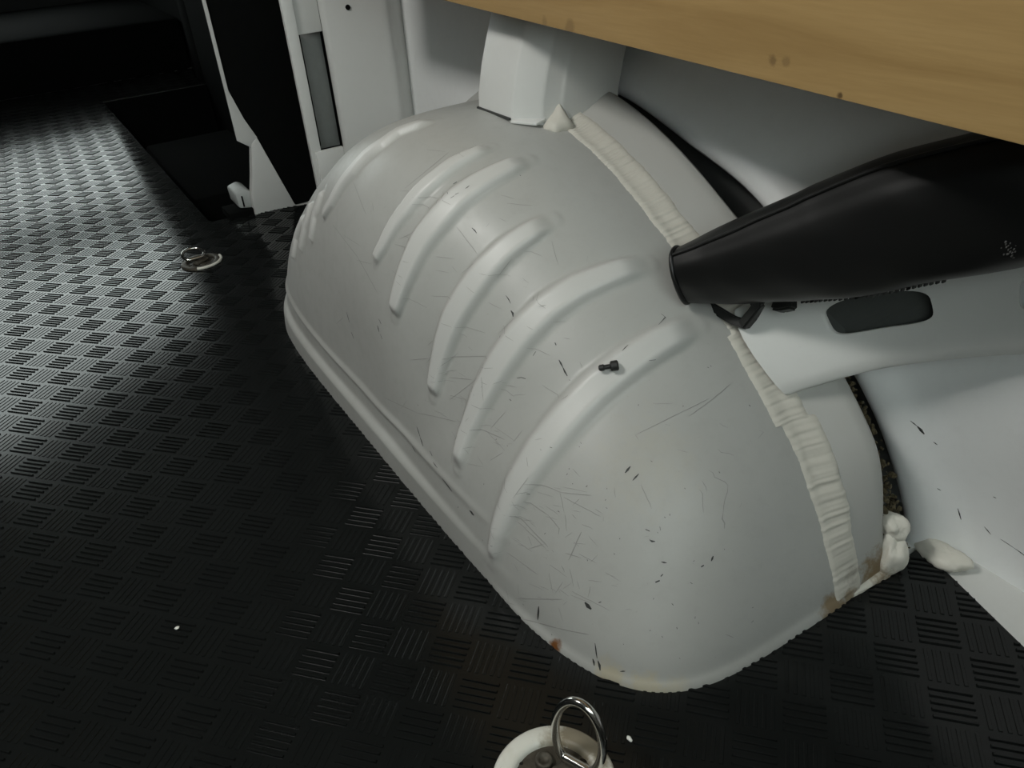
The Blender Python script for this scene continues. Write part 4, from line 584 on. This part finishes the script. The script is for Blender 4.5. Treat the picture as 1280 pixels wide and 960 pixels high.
# ------------------------------------------------------------------ black padded roll lying on arch and brace
ax = [(0.455, -0.133, 0.2765), (0.471, -0.159, 0.287), (0.493, -0.199, 0.306), (0.512, -0.246, 0.330), (0.528, -0.304, 0.365), (0.548, -0.366, 0.395), (0.568, -0.41, 0.417), (0.578, -0.450, 0.437), (0.582, -0.49, 0.455)]
hh = [0.0255, 0.033, 0.0405, 0.048, 0.050, 0.050, 0.050, 0.05, 0.05]        # half height
hd = [0.018, 0.022, 0.028, 0.032, 0.034, 0.034, 0.032, 0.03, 0.03]     # half depth
n, sg = 120, 64
A = smooth3(ax, n); H_ = np.interp(np.linspace(0, 1, n), np.linspace(0, 1, len(hh)), hh); D_ = np.interp(np.linspace(0, 1, n), np.linspace(0, 1, len(hd)), hd)
V = []
for i in range(n):
    t = A[min(i + 1, n - 1)] - A[max(i - 1, 0)]; t = t / np.linalg.norm(t)
    side = np.cross(t, (0, 0, 1.0)); side /= np.linalg.norm(side)          # horizontal, points inwards or outwards
    if side[0] > 0: side = -side                                              # towards the van interior
    upv = np.cross(side, t); upv = upv if upv[2] > 0 else -upv
    s = i / (n - 1)
    for k in range(sg):
        a = 2 * pi * k / sg; c, q = cos(a), sin(a)
        r = 1 + 0.020 * sin(3 * a + 9 * s) + 0.012 * sin(23 * s + 2 * a) + 0.010 * sin(47 * s + 5 * a) * (q < 0.3)
        r -= 0.05 * math.exp(-((a - 0.75) / 0.16) ** 2) * (0.4 + 0.6 * s)          # stitched fold below the top edge
        r += 0.05 * math.exp(-((a - 5.6) / 0.45) ** 2) * math.exp(-((s - 0.36) / 0.16) ** 2)
        V.append(A[i] + side * D_[i] * math.copysign(abs(c) ** 0.8, c) * r + upv * H_[i] * math.copysign(abs(q) ** 0.9, q) * r)
F = grid_faces(n, sg, False, True)
V = list(V); c0 = len(V); V.append(np.mean(V[:sg], 0)); F += [(c0, (k + 1) % sg, k) for k in range(sg)]
c1 = len(V); V.append(np.mean(V[(n - 1) * sg:n * sg], 0)); F += [(c1, (n - 1) * sg + k, (n - 1) * sg + (k + 1) % sg) for k in range(sg)]
roll = thing('padded_cover', tuple(A[0]), 'long black vinyl padded roll lying above the brace with its end on the arch', 'roll')
bm = bmesh.new(); bm.from_mesh(mesh('cover', V, F, True))
link('cover', bm_mesh('cover', bm, True, 50), M_cover, roll)
def roll_pt(s, a, lift=0.0):
    i = int(round(s * (n - 1))); k = int(round(a / (2 * pi) * sg)) % sg; P = Vector(V[i * sg + k]); C_ = Vector(A[i]); return P + (P - C_).normalized() * lift
link('end_piping', tube('end_piping', [roll_pt(0.012, 2 * pi * k / 32, 0.0005) for k in range(32)], 0.0022, 8, True), M_cover, roll)
link('top_piping', tube('top_piping', [roll_pt(s, 1.08, 0.0006) for s in np.linspace(0.02, 0.98, 70)], 0.0018, 8), M_cover, roll)
# toothed zip along the underside
for s in np.linspace(0.30, 0.52, 30):
    p = roll_pt(s, 5.05, 0.0005); bm = bmesh.new(); bbox(bm, p.x - 0.002, p.x + 0.002, p.y - 0.0008, p.y + 0.0008, p.z - 0.0014, p.z + 0.0012, 0.0003, 1)
    link('zip_tooth', bm_mesh('zip_tooth', bm), M_black, roll)
lint = bmesh.new()
for i in range(26):
    ss = random.gauss(0.612, 0.006); i_ = int(ss * (n - 1)); fr = ss * (n - 1) - i_; a_ = random.gauss(-0.62, 0.10) % (2 * pi); k_ = a_ / (2 * pi) * sg; ka = int(k_) % sg; fk = k_ - int(k_)
    p = (Vector(V[i_ * sg + ka]) * (1 - fr) + Vector(V[(i_ + 1) * sg + ka]) * fr) * (1 - fk) + (Vector(V[i_ * sg + (ka + 1) % sg]) * (1 - fr) + Vector(V[(i_ + 1) * sg + (ka + 1) % sg]) * fr) * fk
    bmesh.ops.create_icosphere(lint, subdivisions=1, radius=random.uniform(0.0003, 0.0009), matrix=Matrix.Translation(p) @ Matrix.Diagonal((0.5, 1, 1.6, 1)))
tag(link('lint', bm_mesh('lint', lint, True), plain('lint_grey', (0.10, 0.10, 0.095), 0.9), roll), kind='stuff')
# hook under the roll end
hk = thing('plastic_hook', (0.487, -0.165, 0.240), 'small black plastic hook hanging below the padded roll end', 'hook')
pts = [(0.482, -0.122, 0.247), (0.484, -0.150, 0.240), (0.486, -0.175, 0.2365), (0.488, -0.190, 0.2375)]
def flat_bar(name, pts, w, t):
    P = [Vector(p) for p in pts]; V = []
    for i, p in enumerate(P):
        d = (P[min(i + 1, len(P) - 1)] - P[max(i - 1, 0)]).normalized(); s = Vector((-0.82, -0.1, 0.55)); s = (s - d * s.dot(d)).normalized(); u = d.cross(s)
        for a, b in ((-1, -1), (1, -1), (1, 1), (-1, 1)): V.append(p + u * a * w + s * b * t)
    m_ = mesh(name, V, grid_faces(len(P), 4, False, True) + [(0, 1, 2, 3), tuple((len(P) - 1) * 4 + k for k in (3, 2, 1, 0))], False)
    b_ = bmesh.new(); b_.from_mesh(m_); bmesh.ops.recalc_face_normals(b_, faces=b_.faces); bmesh.ops.bevel(b_, geom=list(b_.edges), offset=min(w, t) * 0.35, segments=2, affect='EDGES')
    return bm_mesh(name, b_, True, 50)
link('arm', flat_bar('arm', pts, 0.0045, 0.004), M_black, hk)
link('hook_tip', flat_bar('hook_tip', [(0.487, -0.187, 0.236), (0.488, -0.195, 0.250), (0.489, -0.200, 0.262), (0.491, -0.190, 0.272)], 0.005, 0.005), M_black, hk)
link('pivot', flat_bar('pivot', [(0.483, -0.118, 0.249), (0.487, -0.150, 0.262), (0.490, -0.19, 0.272)], 0.003, 0.004), M_black, hk)
kb = tag(link('rubber_stop', flat_bar('rubber_stop', [(0.507, -0.205, 0.258), (0.504, -0.214, 0.262), (0.506, -0.224, 0.268)], 0.006, 0.006), M_black), 'short black rubber stop between padded roll and brace', 'stop')

# ------------------------------------------------------------------ small black plug on the arch
pl_ = bvh.ray_cast(Vector((0.0, -0.149, 0.2195)), Vector((1, 0, 0)))
pp, pn = pl_[0], (pl_[1] if pl_[1].x < 0 else -pl_[1])
tv = (CAM_R - pn * CAM_R.dot(pn)).normalized(); tv = (tv + 0.12 * pn.cross(tv)).normalized()
plug = thing('plastic_plug', tuple(pp), 'tiny black plastic clip lying on the nearest pressed rib of the arch', 'clip')
def rod(name, c, d, prof, par, mat_, seg=18):
    d = d.normalized(); u = d.orthogonal().normalized(); v_ = d.cross(u); V = []
    for t, r in prof:
        for k in range(seg): a = 2 * pi * k / seg; V.append(c + d * t + (u * cos(a) + v_ * sin(a)) * r)
    F = grid_faces(len(prof), seg, False, True) + [tuple(reversed(range(seg))), tuple((len(prof) - 1) * seg + k for k in range(seg))]
    b_ = bmesh.new(); b_.from_mesh(mesh(name, V, F)); return link(name, bm_mesh(name, b_, True, 40), mat_, par)
c0_ = pp + pn * 0.0045
rod('head', c0_, tv, [(0.001, 0.0030), (0.002, 0.0047), (0.0075, 0.0047), (0.0085, 0.0036)], plug, M_black)
rod('shank', c0_, tv, [(-0.0095, 0.0016), (-0.0085, 0.0028), (-0.005, 0.0030), (-0.004, 0.0022), (0.002, 0.0022)], plug, M_black)

# ------------------------------------------------------------------ pillar beyond the arch
pil = thing('body_pillar', (0.5, 0.80, 0), 'white steel body pillar with a long slot standing beyond the wheel arch', 'pillar')
def vprism(name, poly, z0, z1, mat_, par, bev=0.0, lean=0.0):
    P = [(x, y, z0) for x, y in poly]
    me_ = extrude_poly(name, P, (lean, 0, z1 - z0), bev); return link(name, me_, mat_, par)
vprism('pillar_face', [(0.476, 0.790), (0.481, 0.778), (0.575, 0.752), (0.585, 0.752), (0.597, 0.765), (0.655, 0.80), (0.655, 0.86), (0.50, 0.86)], -0.003, 1.1, M_white, pil, 0.004)
# slotted left flange: frame bars around the opening
def yz_quad(name, x0, x1, z0, z1, y=0.815, t=0.004, mat_=None):
    return link(name, box_mesh(name, x0, x1, y, y + t, z0, z1, 0.0015), mat_ or M_white, pil)
yz_quad('slot_bar', 0.417, 0.437, -0.003, 0.62, 0.80, 0.010)
yz_quad('slot_bar', 0.430, 0.482, 0.385, 0.62, 0.808, 0.006)
yz_quad('slot_bar', 0.430, 0.482, -0.003, 0.185, 0.808, 0.006)
yz_quad('slot_back', 0.430, 0.490, 0.18, 0.39, 0.845, 0.004, plain('grey_panel', (0.25, 0.26, 0.25), 0.6))
yz_quad('slot_gap', 0.442, 0.448, 0.19, 0.385, 0.828, 0.012, M_trim)  # solid black strip stands in for the thin dark gap
rod('screw_hole', Vector((0.5190, 0.7665, 0.4215)), Vector((-0.266, -0.96, 0)), [(-0.002, 0.0042), (0.0014, 0.0042), (0.0016, 0.003)], pil, M_trim)
yz_quad('lower_gusset', 0.425, 0.478, 0.10, 0.19, 0.795, 0.010)
# black trim panel and white edge at the door aperture
tr = thing('door_trim', (0.46, 1.12, 0), 'black trim panel between the thin white post edge and the slotted pillar', 'trim panel')
link('trim_board', extrude_poly('trim_board', [(0.3675, 1.108, 0.26), (0.3675, 1.108, 1.1), (0.62, 1.108, 1.1), (0.62, 1.108, -0.003), (0.452, 1.108, -0.003), (0.404, 1.108, 0.155), (0.386, 1.108, 0.20)], (0, 0.02, 0), 0.002), M_trim, tr)
post = thing('door_post', (0.38, 1.13, 0), 'white painted door post with a thin edge and triangular foot', 'post')
link('post_edge', extrude_poly('post_edge', [(0.3595, 1.102, 0.16), (0.3595, 1.102, 1.1), (0.3665, 1.102, 1.1), (0.3665, 1.102, 0.26), (0.384, 1.102, 0.20), (0.402, 1.102, 0.158), (0.386, 1.102, 0.14)], (0, 0.005, 0), 0.0008), M_white, post)
link('post_foot', extrude_poly('post_foot', [(0.358, 1.100, -0.003), (0.450, 1.100, -0.003), (0.401, 1.100, 0.158), (0.386, 1.100, 0.148), (0.372, 1.100, 0.085), (0.360, 1.100, 0.04)], (0, 0.02, 0), 0.002), M_white, post)
sc = thing('sill_cap', (0.345, 1.15, 0), 'small pale grey sill end cap beside the white door post foot', 'cap')
link('cap_body', extrude_poly('cap_body', [(0.332, 1.115, 0.016), (0.365, 1.115, 0.010), (0.365, 1.115, 0.048), (0.352, 1.115, 0.056), (0.330, 1.115, 0.050)], (0, 0.07, 0), 0.005), plain('grey_plastic', (0.42, 0.44, 0.43), 0.5), sc)
link('cap_slot', box_mesh('cap_slot', 0.341, 0.3445, 1.1135, 1.120, 0.018, 0.042, 0.0008), M_trim, sc)
link('cap_foot', box_mesh('cap_foot', 0.305, 0.362, 1.105, 1.17, -0.0045, 0.013, 0.003), M_trim, sc)
# side door with step well
door = struct('door_1', box_mesh('door_1', 0.625, 0.70, 1.301, 2.62, -0.22, 1.849, 0.004), M_trim)
link('door_post_cover', box_mesh('door_post_cover', 0.625, 0.664, 1.135, 1.30, -0.22, 2.0, 0.003), M_trim, door)
link('door_post_cover', box_mesh('door_post_cover', 0.625, 0.664, 2.621, 2.75, -0.22, 2.0, 0.003), M_trim, door)
link('door_lower_end', box_mesh('door_lower_end', 0.665, 0.70, 2.621, 2.749, -0.22, 1.85, 0.003), M_trim, door)
well = thing('step_well', (0.45, 1.87, -0.22), 'black step well sunk beside the mat at the side door', 'step')
link('well_tray', box_mesh('well_tray', 0.266, 0.624, 1.135, 2.605, -0.225, -0.20, 0.004), M_trim, well)
link('well_end', box_mesh('well_end', 0.266, 0.664, 2.605, 2.6195, -0.20, -0.0046), M_trim, well)
link('well_end', box_mesh('well_end', 0.262, 0.664, 1.12, 1.134, -0.225, -0.031), M_trim, well)
link('well_riser', box_mesh('well_riser', 0.262, 0.2645, 1.135, 2.62, -0.20, -0.005), M_trim, well)
link('step_tread', box_mesh('step_tread', 0.32, 0.60, 1.62, 2.30, -0.20, -0.10, 0.01), M_trim, well)

# ------------------------------------------------------------------ lashing eyes
def lashing(name, c, R, rz, label, dirty):
    t = thing(name, (c[0], c[1], 0.0), label, 'lashing ring', 'lashing eyes in the floor', rz)
    k = R / 0.040
    z = lambda L: [(r * k, h * k) for r, h in L]
    link('cup', lathe('cup', z([(0.040, 0.0), (0.0400, 0.0025), (0.0385, 0.0040), (0.0300, 0.0052), (0.0275, 0.0045), (0.0262, 0.002), (0.0258, 0.0004)]), (0, 0, 0), 64), M_cup if dirty else M_dirtymetal, t, True)
    link('pan', lathe('pan', z([(0.0262, 0.0008), (0.02, 0.0006), (0.010, 0.0012), (0.0001, 0.0014)]), (0, 0, 0), 40), M_dirtymetal, t, True)
    # pressed clamp plate over the ring hinge
    bm = bmesh.new(); bbox(bm, -0.017 * k, 0.017 * k, -0.0075 * k, 0.0075 * k, 0.0008, 0.0065 * k, 0.0024 * k, 3)
    link('clamp_plate', bm_mesh('clamp_plate', bm, True, 40), M_dirtymetal, t, True)
    for sx, sy in ((0.003, 0.0155), (-0.011, -0.015)):
        s_ = link('screw', lathe('screw', z([(0.0062, 0.0010), (0.0060, 0.0040), (0.0040, 0.0050), (0.0034, 0.0034), (0.0001, 0.0034)]), (0, 0, 0), 20), M_dirtymetal, t, True); s_.location = (sx * k, sy * k, 0)
    return t, k
la, k = lashing('lashing_eye', (0.166, -0.331, 0), 0.049, 0.0, 'near lashing eye with white cup and upright chrome ring at the photo bottom edge', True)
# upright D-ring of the near eye: plane through hinge axis, leaning
def dring(par, hinge, width, height, wire, lean, mat_, yaw):
    P = []
    for i in range(40):
        a = 2 * pi * i / 40; x = cos(a) * width / 2; zz = sin(a); h = height / 2 * (1 + zz)
        if zz < -0.75: h = height / 2 * (1 - 0.75) * 0.9
        v_ = Vector((x, h * sin(lean), h * cos(lean))); v_.rotate(Matrix.Rotation(yaw, 3, 'Z')); P.append(v_ + Vector(hinge))
    return link('ring', tube('ring', P, wire, 14, True), mat_, par, True)
dring(la, (0.020, -0.002, 0.002), 0.042, 0.074, 0.0036, radians(8), M_chrome, radians(-66))
lb, k = lashing('lashing_eye', (0.196, 0.912, 0), 0.038, 0.6, 'far lashing eye with folded ring on the mat left of the wheel arch', False)
dring(lb, (-0.004, 0.006, 0.008), 0.040, 0.036, 0.0030, radians(72), M_chrome, radians(-30))
link('rim_glint', tube('rim_glint', [(0.037 * cos(a), 0.037 * sin(a), 0.0035) for a in np.linspace(-2.6, -0.45, 24)], 0.0028, 10), M_cup, lb, True)  # pale partial arc paints the light caught on the lower rim

# ------------------------------------------------------------------ crumbs on the mat
def crumb(c, r, label):
    bm = bmesh.new(); bmesh.ops.create_icosphere(bm, subdivisions=2, radius=1)
    for v in bm.verts: v.co = Vector((v.co.x * r[0] * (1 + 0.2 * sin(5 * v.co.y)), v.co.y * r[1], v.co.z * r[2])) 
    o = link('crumb', bm_mesh('crumb', bm, True), M_crumb); o.location = c; return tag(o, label, 'crumb', 'crumbs on the mat')
crumb((-0.049, 0.005, 0.0022), (0.0024, 0.0020, 0.0011), 'tiny pale crumb on the mat left of the wheel arch')
crumb((0.238, -0.335, 0.0022), (0.0018, 0.0032, 0.0016), 'tiny white crumb on the mat right of the near lashing eye')

# ------------------------------------------------------------------ hanging work lamp
lf = thing('work_lamp', LAMP_POS, 'slim work lamp hanging from the van roof above the load floor', 'lamp')
_d = (Vector((0.0, 0.05, 0.1)) - Vector(LAMP_POS)).normalized(); _q = _d.to_track_quat('-Z', 'Y')
hs = link('housing', box_mesh('housing', -0.22, 0.22, -0.12, 0.12, 0.006, 0.04, 0.006), M_black, lf, True); hs.rotation_euler = _q.to_euler()
link('cord', tube('cord', [(LAMP_POS[0], LAMP_POS[1], LAMP_POS[2] + 0.02), (LAMP_POS[0] - 0.01, LAMP_POS[1], 1.7), (LAMP_POS[0], LAMP_POS[1], 2.0)], 0.004, 8), M_black, lf)
